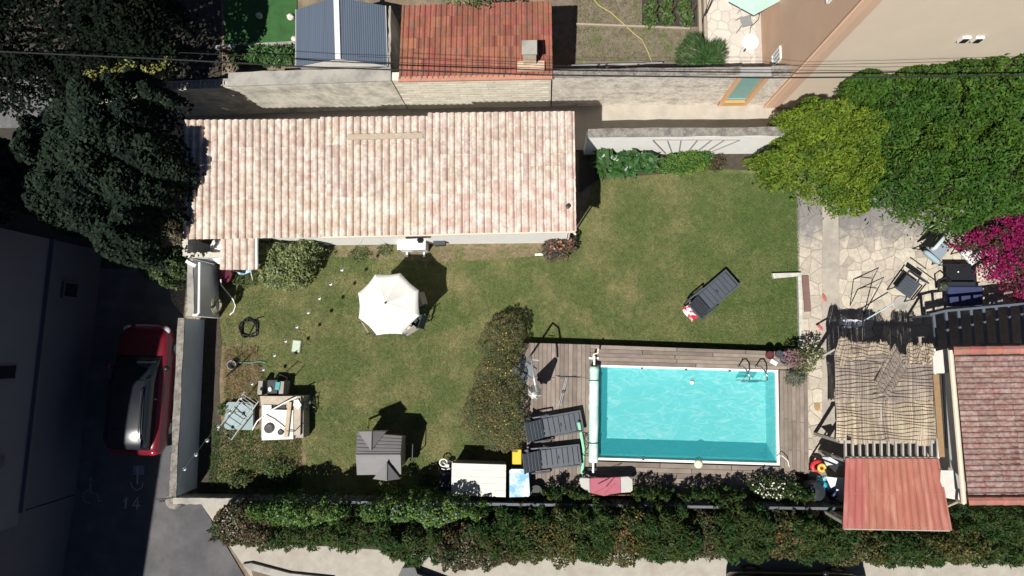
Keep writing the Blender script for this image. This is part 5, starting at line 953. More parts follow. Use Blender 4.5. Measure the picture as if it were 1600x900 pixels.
# folded grey frame over a pale green tray
t_ = thing('plastic_tray', 'pale grey green plastic sandpit tray', 'tray', tuple(G(375, 652)))
MB().prism(PX([(353, 632), (357, 628), (390, 629), (396, 634), (395, 668), (391, 672), (352, 671), (350, 666)], .30), .14).build('tray_base', mat('tray_green', (0.24, 0.31, 0.31), .6, .08), t_)
MB().prism(PX([(372, 631), (388, 631), (393, 637), (384, 648), (372, 641)], .335), .03).build('tray_lid', mat('tray_lid', (0.27, 0.35, 0.37), .6, .08), t_); MB().prism(PX([(356, 650), (372, 643), (384, 650), (370, 668), (354, 660)], .335), .03).build('tray_lid', MATS['tray_lid'], t_)
t_ = thing('folded_frame', 'folded grey metal lounger frame lying over the plastic tray', 'frame', tuple(G(372, 650)))
fa = [G(382, 612, .75), G(404, 627, .75), G(362, 687, .45), G(340, 672, .45)]; MB().tube(fa, .02, 6, closed=True).build('frame_tube', M_alu, t_)
for f in (0.06, .12, .18, .24, .30, .62, .88): MB().tube([fa[0].lerp(fa[3], f), fa[1].lerp(fa[2], f)], .009 if f < .5 else .014, 5).build('cross_tube', M_alu if f < .5 else M_dgrey, t_)
MB().tube([fa[0].lerp(fa[3], .38), fa[1].lerp(fa[2], .42)], .02, 6).build('hinge_bar', M_black, t_)
# --- playhouse with crossed gables
phs = thing('playhouse', 'grey roofed children playhouse with crossed gables', 'playhouse', tuple(G(596, 700)))
M_pr = mat('playhouse_roof', (0.20, 0.195, 0.20), .7, .08, 3, .2, 60); hw, hrd = 1.25, 1.72
e = [G(558, 676, hw), G(628, 681, hw), G(627, 741, hw), G(558, 742, hw)]; r0, r1 = G(556, 711, hrd), G(626, 711, hrd)
mb = MB(); mb.prism([e[3]+Vector((.12, .15, 0)), e[2]+Vector((-.12, .15, 0)), e[1]+Vector((-.12, -.15, 0)), e[0]+Vector((.12, -.15, 0))], z0=0); mb.build('wall', mat('playhouse_wall', (0.48, 0.43, 0.34), .6, .06), phs)
def slope_rows(E0, E1, U0, U1, n, nm):
    for k in range(n):
        a, b, c, d = E0.lerp(U0, k/n), E1.lerp(U1, k/n), E1.lerp(U1, (k+1.08)/n if k < n-1 else 1), E0.lerp(U0, (k+1.08)/n if k < n-1 else 1)
        up = Vector((0, 0, .022)); MB().add([a+up, b+up, c, d, a-up, b-up, c-up*2, d-up*2], [(0, 1, 2, 3), (4, 7, 6, 5), (0, 4, 5, 1), (1, 5, 6, 2), (2, 6, 7, 3), (3, 7, 4, 0)]).build('shingle_row', M_pr, phs)
slope_rows(e[0], e[1], r0, r1, 6, 'n'); slope_rows(e[3], e[2], r0, r1, 2, 's')
MB().tube([r0, r1], .035, 6).build('ridge', M_pr, phs)
def cross_gable(Pl, Pr, Rf, Rb, base):
    mb = MB(); mb.add([Pl, Rf, Rb], [(0, 1, 2)]); mb.add([Pr, Rb, Rf], [(0, 1, 2)]); o_ = Vector((0, 0, .04)); mb2 = MB(); mb2.add([Pl+o_, Rf+o_, Rb+o_, Pl-o_, Rf-o_, Rb-o_], [(0, 1, 2), (3, 5, 4), (0, 3, 4, 1), (1, 4, 5, 2), (2, 5, 3, 0)]); mb2.build('gable_slope', M_pr, phs)
    mb3 = MB(); mb3.add([Pr+o_, Rf+o_, Rb+o_, Pr-o_, Rf-o_, Rb-o_], [(0, 2, 1), (3, 4, 5), (0, 1, 4, 3), (1, 2, 5, 4), (2, 0, 3, 5)]); mb3.build('gable_slope', M_pr, phs)
    MB().add([Vector((Pl.x, Pl.y, base)), Vector((Pr.x, Pr.y, base)), Pr, Rf, Pl], [(0, 1, 2, 3, 4)]).build('gable_front', MATS['playhouse_wall'], phs)
    MB().tube([Rf+o_, Rb+o_], .025, 5).build('ridge', M_pr, phs)
cross_gable(G(560, 674, 1.27), G(604, 674, 1.27), G(581, 673.5, 1.70), G(580, 704, 1.71), 1.0)
cross_gable(G(583, 748, 1.27), G(626, 748, 1.27), G(604, 751, 1.70), G(604.5, 722, 1.71), 1.0)
MB().tube([G(576, 655, .0), G(575.5, 669, .9)], .035, 6).build('lime_pole', mat('lime_plastic', (0.42, 0.50, 0.06), .5, .05), label='lime green pole standing beside the playhouse', cat='pole')
mb = MB(); mb.tube([G(634, 694, .9), G(645, 694, .9), G(644, 722, .9)], .02, 6); mb.tube([G(645, 694, .9), G(642, 692, 0)], .02, 6); mb.tube([G(644, 722, .9), G(641, 718, 0)], .02, 6); mb.build('grey_rail', M_dgrey, label='thin grey rail standing in the shadow of the playhouse', cat='rail')
# --- storage chest, tricycle, blue box
ct = thing('storage_chest', 'long cream white plank lidded storage chest', 'chest', tuple(G(747, 745)))
q = [(706, 723.5), (790.5, 726), (790, 777), (705, 774)]; M_chest = mat('cream_plastic_chest', (0.66, 0.63, 0.55), .6, .05)
mb = MB(); mb.prism(PX([(708, 725), (789, 728), (788, 775), (707, 772)], .9), z0=0); mb.build('chest_body', mat('chest_body', (0.20, 0.19, 0.18), .6, .1), ct)
for k in range(5):
    f0_, f1_ = k/5+.004, (k+1)/5-.004; A, B = G(*q[0], .98), G(*q[1], .98); Dd, Cc = G(*q[3], .98), G(*q[2], .98)
    MB().prism([A.lerp(Dd, f0_), B.lerp(Cc, f0_), B.lerp(Cc, f1_), A.lerp(Dd, f1_)], .07).build('lid_plank', M_chest, ct)
t_ = thing('tricycle', 'small white tricycle parked beside the storage chest', 'tricycle', tuple(G(695, 725)))
c = G(693, 723, .3)
def wheel(t_, c, r, tilt):
    M = Matrix.Rotation(tilt, 3, 'X'); ring = [c+M @ Vector((r*math.cos(k*.39), r*math.sin(k*.39), 0)) for k in range(16)]; w_ = MB().tube(ring, .022, 6, closed=True).build('wheel', M_wpaint, t_)
    mb = MB()
    for k in range(6): mb.tube([c, ring[int(k*16/6)]], .008, 4)
    mb.build('spokes', M_grey, w_)
wheel(t_, c, .13, .25); wheel(t_, G(703, 722, .2), .09, 1.2); wheel(t_, G(704, 733, .2), .09, 1.2)
MB().tube([c, G(699, 727, .4), G(704, 733, .2)], .02, 6).build('frame', M_wpaint, t_); MB().tube([G(690, 732, .5), G(696, 734, .5), G(703, 732, .5)], .018, 6).build('handlebar', M_wpaint, t_); MB().box(G(699, 728, .45), (.12, .1, .03)).build('saddle', M_grey, t_)
MB().box(G(697, 752, .25), (.38, .6, .5)).build('dark_box', M_resin2, bevel=.02, label='dark plastic box in shade beside storage chest', cat='box')
t_ = thing('blue_box', 'blue box with a mottled sky blue and white lid', 'box', tuple(G(811, 756)))
mb = MB(); mb.prism(PX([(797, 736), (825, 735), (826, 776), (797, 777)], 1.0), z0=0); mb.build('box_body', mat('navy_side', (0.05, 0.09, 0.17), .6, .1), t_)
MB().prism(PX([(796, 735), (799, 733), (824, 733), (826, 735), (828, 774), (826, 776), (796, 777)], 1.06), .06).build('lid', mat('mottled_lid', (0.16, 0.38, 0.55), .5, .1, 4, col2=(0.62, 0.70, 0.72), c2scale=2.6, c2lo=.42, c2hi=.58), t_)
MB().lathe(G(838, 764, DK), [(.12, 0), (.19, .35), (.16, .35), (.13, .3)], 14).build('plant_pot', mat('pot_green', (0.06, 0.07, 0.055), .7, .2), label='dark green plant pot on the deck behind the blue box', cat='pot')
t_ = thing('skateboard', 'blue rounded board leaning on the dark fence', 'board', tuple(G(872, 770, DK))); MB().prism([G(866+6*(1+math.cos(k*.52)), 768+9*math.sin(k*.52), .95) for k in range(12)], .03).build('deck_board', mat('navy_board', (0.05, 0.08, 0.15), .5, .1), t_); MB().tube([G(876, 771, .9), G(935, 774, .9), G(1005, 773, .9)], .018, 6).build('wooden_handle', M_wood, label='long wooden broom handle lying along the fence', cat='pole')
# --- things on the deck
MB().box(G(808, 712, DK+.30), (.30, .48, .5)).build('yellow_crate', mat('yellow_plastic', (0.62, 0.44, 0.02), .5, .08), bevel=.02, label='yellow crate standing behind a slate sun lounger', cat='crate')
t_ = thing('aluminium_pole', 'telescopic aluminium pool pole lying on the deck', 'pole', tuple(G(880, 610, DK)))
for dx in (0, 3.4): MB().tube([G(884.5+dx*.6, 590, DK+.05), G(873+dx*.8, 634, DK+.12)], .018, 6).build('tube', M_alu, t_)
MB().box(G(880, 612, DK+.1), (.10, .08, .05)).build('clamp', M_dgrey, t_)
MB().tube([G(871, 588.5, DK+.04), G(906, 589.8, DK+.04)], .012, 5).build('brush_bar', M_dgrey, t_)
MB().tube([G(904, 660, DK+.42), G(908, 678, DK+.1), G(912, 702, DK+.06), G(911, 720, DK+.06), G(909.5, 740, DK+.08)], .055, 8).build('green_noodle', mat('mint_foam', (0.25, 0.62, 0.40), .8, .05), smooth=True, label='long mint green foam noodle between lounger and roller', cat='pool noodle')
mb = MB(); rr = random.Random(3)
c = G(917, 695, DK+.06)
mb.tube([c+Vector((.16*math.cos(i*.7)*(.4+.6*rr.random()), .35*math.sin(i*.31), .03+.04*rr.random())) for i in range(30)], .012, 5); mb.build('tangled_strap', M_dgrey, label='tangled dark strap on the deck beside the cover roller', cat='strap')
# pink and white inflatable mattress leaning on the fence
t_ = thing('inflatable_mattress', 'pink and white air mattress leaning against the fence', 'air mattress', tuple(G(946, 765, DK)))
outl = [(905, 750), (907, 747), (930, 748), (965, 745.5), (982, 745), (988, 750), (988.5, 766), (985, 769), (968, 770.5), (950, 773), (944, 775), (930, 773), (918, 768), (908, 761)]
def slab(px, z0_, z1_, m, nm, par):
    top = [G(x, y, z1_-(y-745)/30*(z1_-z0_)*-1*0+ (y-745)/30*.35) for x, y in px]; MB().prism(top, .12).build(nm, m, par)
slab([(905, 750), (907, 747), (921, 747.6), (921.5, 770), (908, 761)], .9, 1.0, mat('white_vinyl', (0.74, 0.72, 0.68), .4, .04), 'white_end', t_)
slab([(922, 747.6), (945, 747), (969, 745.8), (970, 770), (950, 773), (944, 775), (922, 770)], .9, 1.0, mat('pink_vinyl', (0.62, 0.20, 0.26), .4, .06), 'pink_middle', t_)
slab([(970, 745.8), (982, 745), (988, 750), (988.5, 766), (985, 769), (970.5, 770)], .9, 1.0, MATS['white_vinyl'], 'white_end', t_)
mb = MB(); mb.tube([G(930, 770, 1.55), G(945, 762, 1.45), G(962, 755, 1.45), G(944, 771, 1.5)], .012, 5); mb.build('strap', M_red, t_)
# cantilever parasol, folded
cp = thing('cantilever_parasol', 'folded white cantilever parasol with a curved silver mast', 'parasol', tuple(G(816, 578, DK)))
for dx, dy in ((-.17, -.17), (.17, -.17), (.17, .17), (-.17, .17)):
    c = G(817, 580, DK+.04); M = Matrix.Rotation(-.65, 3, 'Z'); MB().box(c+M @ Vector((dx, dy, 0)), (.32, .32, .06), rz=-.65).build('base_plate', mat('slate_plate', (0.16, 0.18, 0.20), .7, .1), cp, bevel=.01)
MB().tube([G(822, 566, DK), G(826, 560, 1.4), G(829, 555, 2.3), G(832, 575, 2.75), G(836, 600, 2.75), G(839, 612, 2.6)], .035, 8).build('mast', M_alu, cp, smooth=True)
MB().tube([G(832, 562, 1.7), G(842, 563, 1.7)], .02, 6).build('crank', M_alu, cp)
e_ = G(835, 616, 2.5); pr = [(.0, .2), (.07, .1), (.10, -.2), (.15, -.7), (.20, -1.15), (.12, -1.25)]; mb = MB(); vs = []; n_ = 16
for r, z in pr: vs += [e_+Vector((r*(1+.25*(k % 2))*math.cos(k*2*math.pi/n_), r*(1+.25*(k % 2))*math.sin(k*2*math.pi/n_), z)) for k in range(n_)]
mb.add(vs, [(i*n_+k, i*n_+(k+1) % n_, (i+1)*n_+(k+1) % n_, (i+1)*n_+k) for i in range(len(pr)-1) for k in range(n_)]); mb.build('folded_canopy', M_can, cp)
# pots near the ladder
MB().lathe(G(1200, 555, DK), [(.09, 0), (.135, .22), (.12, .22), (.10, .17)], 14).build('flower_pot', mat('pot_dark_red', (0.10, 0.02, 0.025), .6, .1), label='dark red flower pot on the deck near the ladder', cat='pot')
MB().lathe(G(1215.5, 553.5, DK), [(.11, 0), (.13, .14), (.125, .15), (.0, .15)], 16).build('grey_pot', M_dgrey, label='flat topped grey pot on the deck', cat='pot')
MB().lathe(G(1223, 563, DK), [(.10, 0), (.125, .16), (.11, .16), (.08, .05), (0, .05)], 16).build('grey_bowl', mat('slate_bowl', (0.10, 0.12, 0.14), .4, .1), label='open slate bowl on the deck beside pink flowers', cat='bowl')
MB().box(G(1209, 566, DK+.03), (.24, .14, .05), rz=-.55).build('white_tray', M_wpaint, bevel=.01, label='small white tray on the deck between pots', cat='tray')
# floats in the water
mb = MB(); mb.lathe(G(1081, 597, DK-.13), [(.0, 0), (.07, 0), (.085, .04), (.06, .08), (.05, .16), (.0, .17)], 14); mb.build('chlorine_float', mat('float_white', (0.62, 0.80, 0.72), .4, .03), smooth=True, label='white chlorine float drifting in the pool', cat='float')
MB().lathe(G(1091, 725, DK+.02), [(.0, 0), (.13, 0), (.14, .03), (.10, .06), (0, .07)], 18).build('skimmer_lid', mat('cream_lid', (0.72, 0.66, 0.50), .5, .05), smooth=True, label='round cream lid on the pool edge', cat='lid')
MB().tube([G(1214, 713, DK+.05), G(1222, 712, DK+.25), G(1231, 720, DK+.2), G(1233, 729, DK+.05)], .015, 6).build('pool_hose', M_wpaint, label='thin white hose curving from the pool onto the deck', cat='hose')
# --- edging, plank, sandals on the path
mb = MB(); mb.prism(PX([(1207, 427), (1252, 426), (1252, 431), (1209, 435)], .16), z0=0); mb.prism(PX([(1247, 431.3), (1252, 431.2), (1256, 556), (1250, 556)], .157), z0=0); mb.build('lawn_edging', mat('white_edging', (0.47, 0.465, 0.415), .9, .25, 8, .4, 30), label='white painted kerb edging at the lawn corner', cat='edging')
MB().bar(G(1258, 431, .05), G(1262, 487, .05), .22, .05).build('timber_board', mat('mauve_timber', (0.17, 0.105, 0.095), .85, .12), label='dark brown board lying beside the white edging', cat='board')
for lab, x, y, rz in (('red sandal lying on the concrete path', 1288, 465, -1.2), ('second red sandal lying nearer to the deck shrub', 1281, 511, -.9)):
    mb = MB(); mb.blob(G(x, y, .03), (.16, .055, .03), 10, 5, 0, rz); s = mb.build('sandal', mat('sandal_red', (0.42, 0.10, 0.10), .7, .1), label=lab, cat='sandal'); 
mb = MB(); mb.blob(G(1276, 635, .02), (.13, .18, .02), 9, 5, .3); mb.build('floor_cloth', mat('tan_cloth', (0.33, 0.22, 0.11), .9, .15), label='crumpled tan cloth on the paving beside the deck', cat='cloth')
# garden torch post
t_ = thing('garden_ornament', 'thin black pole with a small metal bird on top', 'ornament', tuple(G(1268, 711))); p = G(1268, 711); MB().tube([(p.x, p.y, 0), (p.x, p.y, 2.0)], .03, 6).build('pole', M_black, t_); mb = MB(); q = p+Vector((0, 0, 2.02)); mb.add([q+Vector((-.30, .0, 0)), q+Vector((.02, .05, .08)), q+Vector((.10, 0, 0)), q+Vector((-.06, -.22, -.04)), q+Vector((0, 0, -.08))], [(0, 1, 4), (1, 2, 4), (1, 3, 2), (3, 4, 2), (0, 4, 3), (0, 3, 1)]); mb.build('bird', M_black, t_)
# --- inflatable toys in the corner by the hut
M_redp = mat('red_vinyl', (0.50, 0.03, 0.04), .4, .06)
def ring(nm, lab, c, R_, r_, m, cat, n=20): MB().tube([c+Vector((R_*math.cos(k*2*math.pi/n), R_*math.sin(k*2*math.pi/n), 0)) for k in range(n)], r_, 8, closed=True).build(nm, m, smooth=True, label=lab, cat=cat)
ring('swim_ring', 'red inflatable swim ring beside the shelter', G(1277, 729, .35), .16, .08, M_redp, 'swim ring'); ring('yellow_ring', 'small yellow swim ring lying on the red ring', G(1284, 731, .47), .10, .05, mat('yellow_vinyl', (0.60, 0.45, .08), .4, .1), 'swim ring')
mb = MB()
for x, y, z, r in ((1280, 755, .5, .16), (1283, 764, .42, .13), (1279, 748, .45, .1), (1288, 748, .45, .09), (1288, 757, .4, .11), (1282, 770, .35, .08)): mb.blob(G(x, y, z), (r, r, r*.7), 10, 6, .05)
mb.build('inflatable_turtle', mat('turquoise_vinyl', (0.04, 0.30, 0.40), .35, .06, 6, col2=(0.5, .7, .66), c2scale=5, c2lo=.56, c2hi=.6), smooth=True, label='turquoise inflatable animal heaped on the deck', cat='inflatable')
mb = MB(); mb.prism([G(1284, 711, .8), G(1295, 713, 1.2), G(1310, 722, 1.2), G(1322, 727, .9), G(1292, 728, .5)], .05); mb.build('white_sheet', mat('white_cloth', (0.62, 0.65, .70), .9, .06), label='folded white sheet hanging at the shelter corner', cat='sheet')
mb = MB(); mb.prism([G(1291, 745, .9), G(1318, 748, 1.2), G(1318, 783, .6), G(1302, 770, .6)], .06); mb.build('white_board', M_wpaint, label='white board leaning against the shelter', cat='board')
mb = MB(); mb.blob(G(1299, 768, .5), (.14, .3, .3), 10, 6, .05); mb.build('navy_bag', mat('navy_vinyl', (0.02, 0.03, 0.09), .5, .1), smooth=True, label='navy bag in front of the white board', cat='bag')
mb = MB(); mb.lathe(G(1265, 764, DK), [(.30, 0), (.34, .25), (.30, .5), (.1, .55), (0, .55)], 16); mb.build('black_pouffe', M_resin2, label='black round pouffe at the end of the deck', cat='pouffe')
MB().lathe(G(1269, 796, .9), [(.0, -.3), (.16, -.28), (.24, -.05), (.22, .1), (.12, .16), (0, .14)], 14).build('woven_basket', mat('wicker', (0.24, 0.16, 0.085), .9, .35, 30, .8, 40), label='round woven basket standing on the street wall', cat='basket')
mb = MB(); mb.prism(PX([(1290, 793), (1318, 797), (1318, 806), (1292, 803)], .7), z0=0); mb.build('wall_pier', M_conc, label='concrete pier at the end of the street wall', cat='pier')
# step platform beside the hut
mb = MB(); mb.prism(PX([(1264, 735), (1320, 735), (1320, 746), (1264, 744)], .42), .06); mb.build('step', M_plank, label='timber step between deck and shelter', cat='step')
# ================================================================== TERRACE FURNITURE
M_cush = mat('grey_cushion', (0.22, 0.27, 0.32), .9, .05, 3); M_cushl = mat('pale_cushion', (0.46, 0.53, 0.54), .9, .05, 3)
def armchair(label, at, face, mseat, mback, slats=False):
    t = thing('terrace_armchair', label, 'armchair', (at.x, at.y, 0.02), face-math.pi/2, 'terrace armchairs')
    if slats:
        for k in range(6): MB().box((0, -.24+k*.10, .42-.01*k*0), (.56, .088, .03)).build('seat_slat', mseat, t, local=True)
    else: MB().box((0, .02, .42), (.56, .60, .10)).build('seat_cushion', mseat, t, local=True, bevel=.03)
    M = Matrix.Rotation(math.radians(-18), 3, 'X'); MB().box((0, -.36, .68), (.60, .05, .56), rot=M).build('backrest', mback, t, local=True, bevel=.015)
    for s in (-1, 1):
        MB().tube([(s*.33, .36, 0), (s*.33, .30, .58), (s*.33, -.34, .62)], .022, 6).build('arm_frame', M_black, t, local=True); MB().tube([(s*.33, -.46, 0), (s*.33, -.28, .45), (s*.33, .28, .40)], .022, 6).build('leg', M_black, t, local=True)
    MB().tube([(-.33, -.47, .96), (.33, -.47, .96)], .02, 6).build('top_rail', M_black, t, local=True)
    return t
p = G(1452, 391, 0); A1_ = armchair('grey cushioned terrace armchair with a pale pillow', p, math.radians(-42), M_cush, M_black)
mb = MB(); mb.blob(G(1465, 380, .72), (.09, .32, .16), 10, 6, 0, math.radians(-40), .7); mb.build('pillow', M_cushl, smooth=True, label='pale pillow on the grey cushioned armchair', cat='pillow')
mb = MB(); mb.blob(G(1456, 402, .62), (.34, .08, .12), 10, 6, 0, math.radians(-42), .7); mb.build('blue_pillow', mat('blue_grey_cushion', (0.28, 0.38, 0.43), .9, .05), smooth=True, label='rolled blue grey cushion along the armchair arm', cat='pillow')
p = G(1408, 449, 0); armchair('dark slate slatted armchair near the mop', p, math.radians(-128), M_resin, M_resin2, True)
p = G(1508, 399, 0); armchair('white cushioned terrace armchair below the bougainvillea', p, math.radians(-142), mat('white_cushion', (0.56, 0.58, 0.58), .9, .04), M_black)
t_ = thing('terrace_table', 'low black square terrace table', 'table', tuple(G(1490, 428))); c = G(1502, 426, .45)
MB().box(c, (.95, .58, .03)).build('table_top', mat('black_glass_top', (0.012, 0.014, 0.018), .5, .1), t_)
for sx in (-1, 1):
    for sy in (-1, 1): MB().tube([c+Vector((sx*.44, sy*.26, 0)), Vector((c.x+sx*.47, c.y+sy*.30, .02))], .02, 6).build('leg', M_black, t_)
MB().lathe(c+Vector((-.12, .02, .015)), [(.02, 0), (.025, .03), (0, .03)], 8).build('ashtray', M_wpaint, label='tiny white ashtray on the black table', cat='ashtray')
t_ = thing('navy_sofa', 'long navy blue covered bench in the house shade', 'bench', tuple(G(1500, 462)))
MB().prism(PX([(1482, 447), (1537, 447), (1537, 478), (1482, 478)], .5), .28).build('seat', mat('navy_cover', (0.035, 0.045, 0.11), .8, .1), t_, bevel=.04); MB().prism(PX([(1482, 440), (1525, 440), (1525, 446), (1482, 446)], .62), .5).build('backrest', M_resin2, t_, bevel=.02)
t_ = thing('slatted_stool', 'grey slatted wooden stool in the house shade', 'stool', tuple(G(1545, 468)))
for k in range(5): MB().box(G(1547+k*4.4, 467, .45), (.075, .40, .03)).build('slat', M_grey, t_)
for x, y in ((1548, 460), (1564, 460), (1548, 474), (1564, 474)): p = G(x, y, .44); MB().box((p.x, p.y, .22), (.04, .04, .43)).build('leg', M_grey, t_)
mb = MB(); mb.tube([G(1466, 455, .3), G(1468, 438, .6), G(1478, 434, .7), G(1486, 440, .6), G(1484, 452, .3)], .03, 6); mb.build('watering_can_hoop', M_black, label='black hoop handle standing beside the terrace table', cat='hoop'); mb = MB(); mb.blob(G(1473, 448, .3), (.14, .16, .25), 10, 6, .1); mb.build('green_pot_plant', mat('pot_mix', (0.05, 0.06, 0.04), .8, .3, 6, col2=(0.5, .55, .35), c2scale=9, c2lo=.58, c2hi=.62), label='small mixed green pot plant beside black hoop', cat='plant')
# mop with strings
t_ = thing('mop', 'white string mop with a pale blue handle on the terrace', 'mop', tuple(G(1340, 508))); MB().tube([G(1350, 501, .9), G(1396, 474, .95)], .022, 6).build('handle', mat('pale_blue_pole', (0.42, 0.55, 0.60), .5, .05), t_)
rr = random.Random(9); mb = MB()
for k in range(46):
    a_ = G(1348+rr.uniform(-4, 3), 504+rr.uniform(-3, 5), .9); b_ = G(1310+rr.uniform(0, 26), 505+rr.uniform(-6, 8), .80); mb.tube([a_, a_.lerp(b_, .5)+Vector((0, rr.uniform(-.05, .05), .05)), b_], .013, 4)
mb.build('mop_strings', mat('mop_white', (0.66, 0.66, 0.72), .9, .05), t_)
t_ = thing('drying_frame', 'thin black folding frame standing on the terrace', 'frame', tuple(G(1360, 470)))
MB().tube([G(1350, 490, .02), G(1371, 452, .9), G(1381, 433, .9), G(1340, 452, .9)], .018, 6).build('frame_tube', M_black, t_); MB().tube([G(1340, 452, .9), G(1352, 448, .9), G(1370, 450, .9)], .016, 6).build('frame_tube', M_black, t_); MB().tube([G(1340, 452, .9), G(1328, 478, .02)], .016, 6).build('leg', M_black, t_)
MB().lathe(G(1407, 473, .02), [(.0, .05), (.22, .05), (.24, .02), (.24, 0)], 16).build('grey_disc', M_conc, label='flat grey stone disc beside the slatted armchair', cat='disc')
# small red and green things under the lime tree
mb = MB(); mb.blob(G(1354, 292, .5), (.14, .2, .12), 9, 6, .2); mb.build('red_toy', M_redp, label='red toy lying at the edge of the lime tree', cat='toy'); MB().lathe(G(1306, 305, .02), [(.10, 0), (.13, .22), (.10, .22), (0, .18)], 12).build('green_pot', mat('pot_emerald', (0.02, 0.14, 0.09), .5, .1), label='emerald green pot at the edge of the lime tree', cat='pot')
# house wall things: heat pump, lantern, basin
ac = thing('outdoor_unit', 'white heat pump unit at the garden house wall', 'heat pump', tuple(G(650, 392)))
c = G(650, 393); MB().box((c.x, c.y+.14, .47), (.92, .36, .74)).build('casing', M_wpaint, ac, bevel=.02); MB().box((c.x, c.y+.14, .855), (.96, .40, .02)).build('top_plate', M_wpaint, ac)
for s in (-.3, .3): MB().box((c.x+s, c.y+.1, .05), (.07, .62, .10)).build('foot', M_wpaint, ac)
for k in range(3): MB().tube([(c.x+.18+.0*k, c.y-.05, .47)]+[(c.x+.18+(.08+.07*k)*math.cos(q*.52), c.y-.05, .47+(.08+.07*k)*math.sin(q*.52)) for q in range(13)], .008, 4).build('fan_grille', M_grey, ac)
lt = thing('wall_lantern', 'black wall lantern on a bracket above the heat pump', 'lantern', tuple(G(658, 384))); l0 = G(658, 376, 2.0)
mb = MB(); mb.tube([G(634, 371.5, 2.25), G(668, 370, 2.25)], .035, 6); mb.tube([G(658, 371, 2.2), l0+Vector((0, 0, .22))], .018, 6); mb.build('bracket', M_black, lt); MB().lathe(l0, [(.03, -.22), (.05, -.2), (.11, .12), (.12, .14), (.02, .24)], 6).build('lantern_body', mat('lantern_glass', (0.20, 0.22, 0.22), .25, .05), lt); MB().lathe(l0, [(.125, .13), (.07, .20), (.0, .26)], 6).build('lantern_cap', M_black, lt)
MB().prism(PX([(676, 374), (690, 372.5), (695, 377), (695, 382), (678, 383)], .75), .35).build('grey_box', M_dgrey, label='dark grey meter box beside the heat pump', cat='box')
MB().lathe(G(883, 371.5, .35), [(.10, 0), (.17, .22), (.15, .22), (.08, .05)], 16).build('white_bowl', M_wpaint, label='white bowl hanging at the house corner above roses', cat='bowl')
MB().bar(G(836, 398, .05), G(848, 397.5, .05), .07, .03).build('small_sign', M_wpaint, label='small white stick beside the rose bush', cat='stick')
# ================================================================== NEIGHBOURS' THINGS
for i, (a_, b_, r, m_, lab) in enumerate((((888, 102.5, .5), (1035, 98, .5), .028, M_alu, 'long silver pipe on top of the pipe stack'), ((900, 108, .35), (1008, 99, .55), .03, M_conc, 'grey pole slanting across the pipe stack'), ((925, 111, .3), (1120, 113, .3), .035, M_alu, 'pale pipe lying along the pebbled wall'), ((930, 118, .3), (1095, 110, .3), .03, M_wpaint, 'white plastic pipe along the wall behind the grass'), ((896, 113, .25), (1000, 108, .25), .06, M_grey, 'broad grey plank in the pipe stack'), ((898, 109.5, .2), (1030, 111, .2), .07, M_dgrey, 'dark plank at the bottom of the pipe stack'))):
    MB().tube([G(*a_), G(*b_)], r, 6).build('pipe' if 'pipe' in lab.split('on')[0] else 'plank', m_, label=lab, cat='pipe' if 'pipe ' in lab[:22] else 'plank')
for i, (x, y) in enumerate(((911, 110), (912, 116), (938, 114), (945, 113), (948, 107), (980, 102), (1022, 109))): MB().box(G(x, y, .45), (.11, .10, .12)).build('block', M_wpaint, label='small white block wedged among the stacked pipes', cat='block', group='white blocks in the pipe stack')
for x in (933, 945, 995): MB().tube([G(x, 108, 0), G(x+1, 101, .8)], .025, 6).build('support_post', M_dgrey, label='short dark post holding the stacked pipes', cat='post', group='posts of the pipe stack')
mb = MB(); mb.tube([G(*p, .04) for p in ((918, -14), (935, 8), (955, 20), (975, 38), (990, 52), (1003, 62), (1012, 80), (1020, 100))], .018, 6); mb.build('yellow_hose', mat('yellow_hose', (0.40, 0.36, 0.12), .6, .08), label='yellow garden hose snaking across the kitchen garden', cat='hose')
MB().bar(G(900, 38, .06), G(1078, 45, .06), .06, .10).build('edging_board', mat('edge_board', (0.33, 0.28, 0.22), .9, .1), label='thin timber edging board across the kitchen garden', cat='board')
for i, x in enumerate((1091, 1099)): MB().bar(G(x, -60, .12), G(x+3, 66, .12), .10, .2).build('bed_board', MATS['edge_board'], label='upright board between kitchen garden and pale terrace', cat='board', group='boards beside the pale terrace')
for (x0_, y0_, x1_, y1_) in ((1130, -40, 1096, 38), (1112, -8, 1094, 40)): MB().tube([G(x0_, y0_, 1.0), G(x1_, y1_, .05)], .016, 5).build('garden_cane', M_black, label='dark garden cane leaning over the kitchen garden boards', cat='cane', group='leaning garden canes')
t_ = thing('bistro_table', 'round white bistro table on the pale terrace', 'table', tuple(G(1162, 74))); c = G(1172, 66, .72); MB().lathe(c, [(.0, 0), (.27, 0), (.28, .03), (0, .03)], 24).build('table_top', M_wpaint, t_); MB().tube([c, (c.x, c.y, .02)], .03, 8).build('pedestal', M_dgrey, t_)
t_ = thing('bistro_chair', 'thin grey wire chair beside the round white table', 'chair', tuple(G(1162, 34))); c = G(1166, 33, .45); MB().box(c, (.36, .36, .03), rz=.25).build('seat', M_grey, t_)
MB().tube([c+Vector((.18, -.18, 0)), c+Vector((.30, -.12, .35)), c+Vector((.34, .05, .40)), c+Vector((.22, .2, .35)), c+Vector((.14, .18, 0))], .013, 5).build('backrest', M_black, t_)
for sx, sy in ((-1, -1), (-1, 1), (1, -1), (1, 1)): MB().tube([c+Vector((sx*.16, sy*.16, 0)), Vector((c.x+sx*.24, c.y+sy*.24, .02))], .011, 5).build('leg', M_black, t_)
t_ = thing('teal_parasol', 'corner of a pale teal parasol over the pale terrace', 'parasol', tuple(G(1170, -20))); c = G(1182, -30, 2.2)
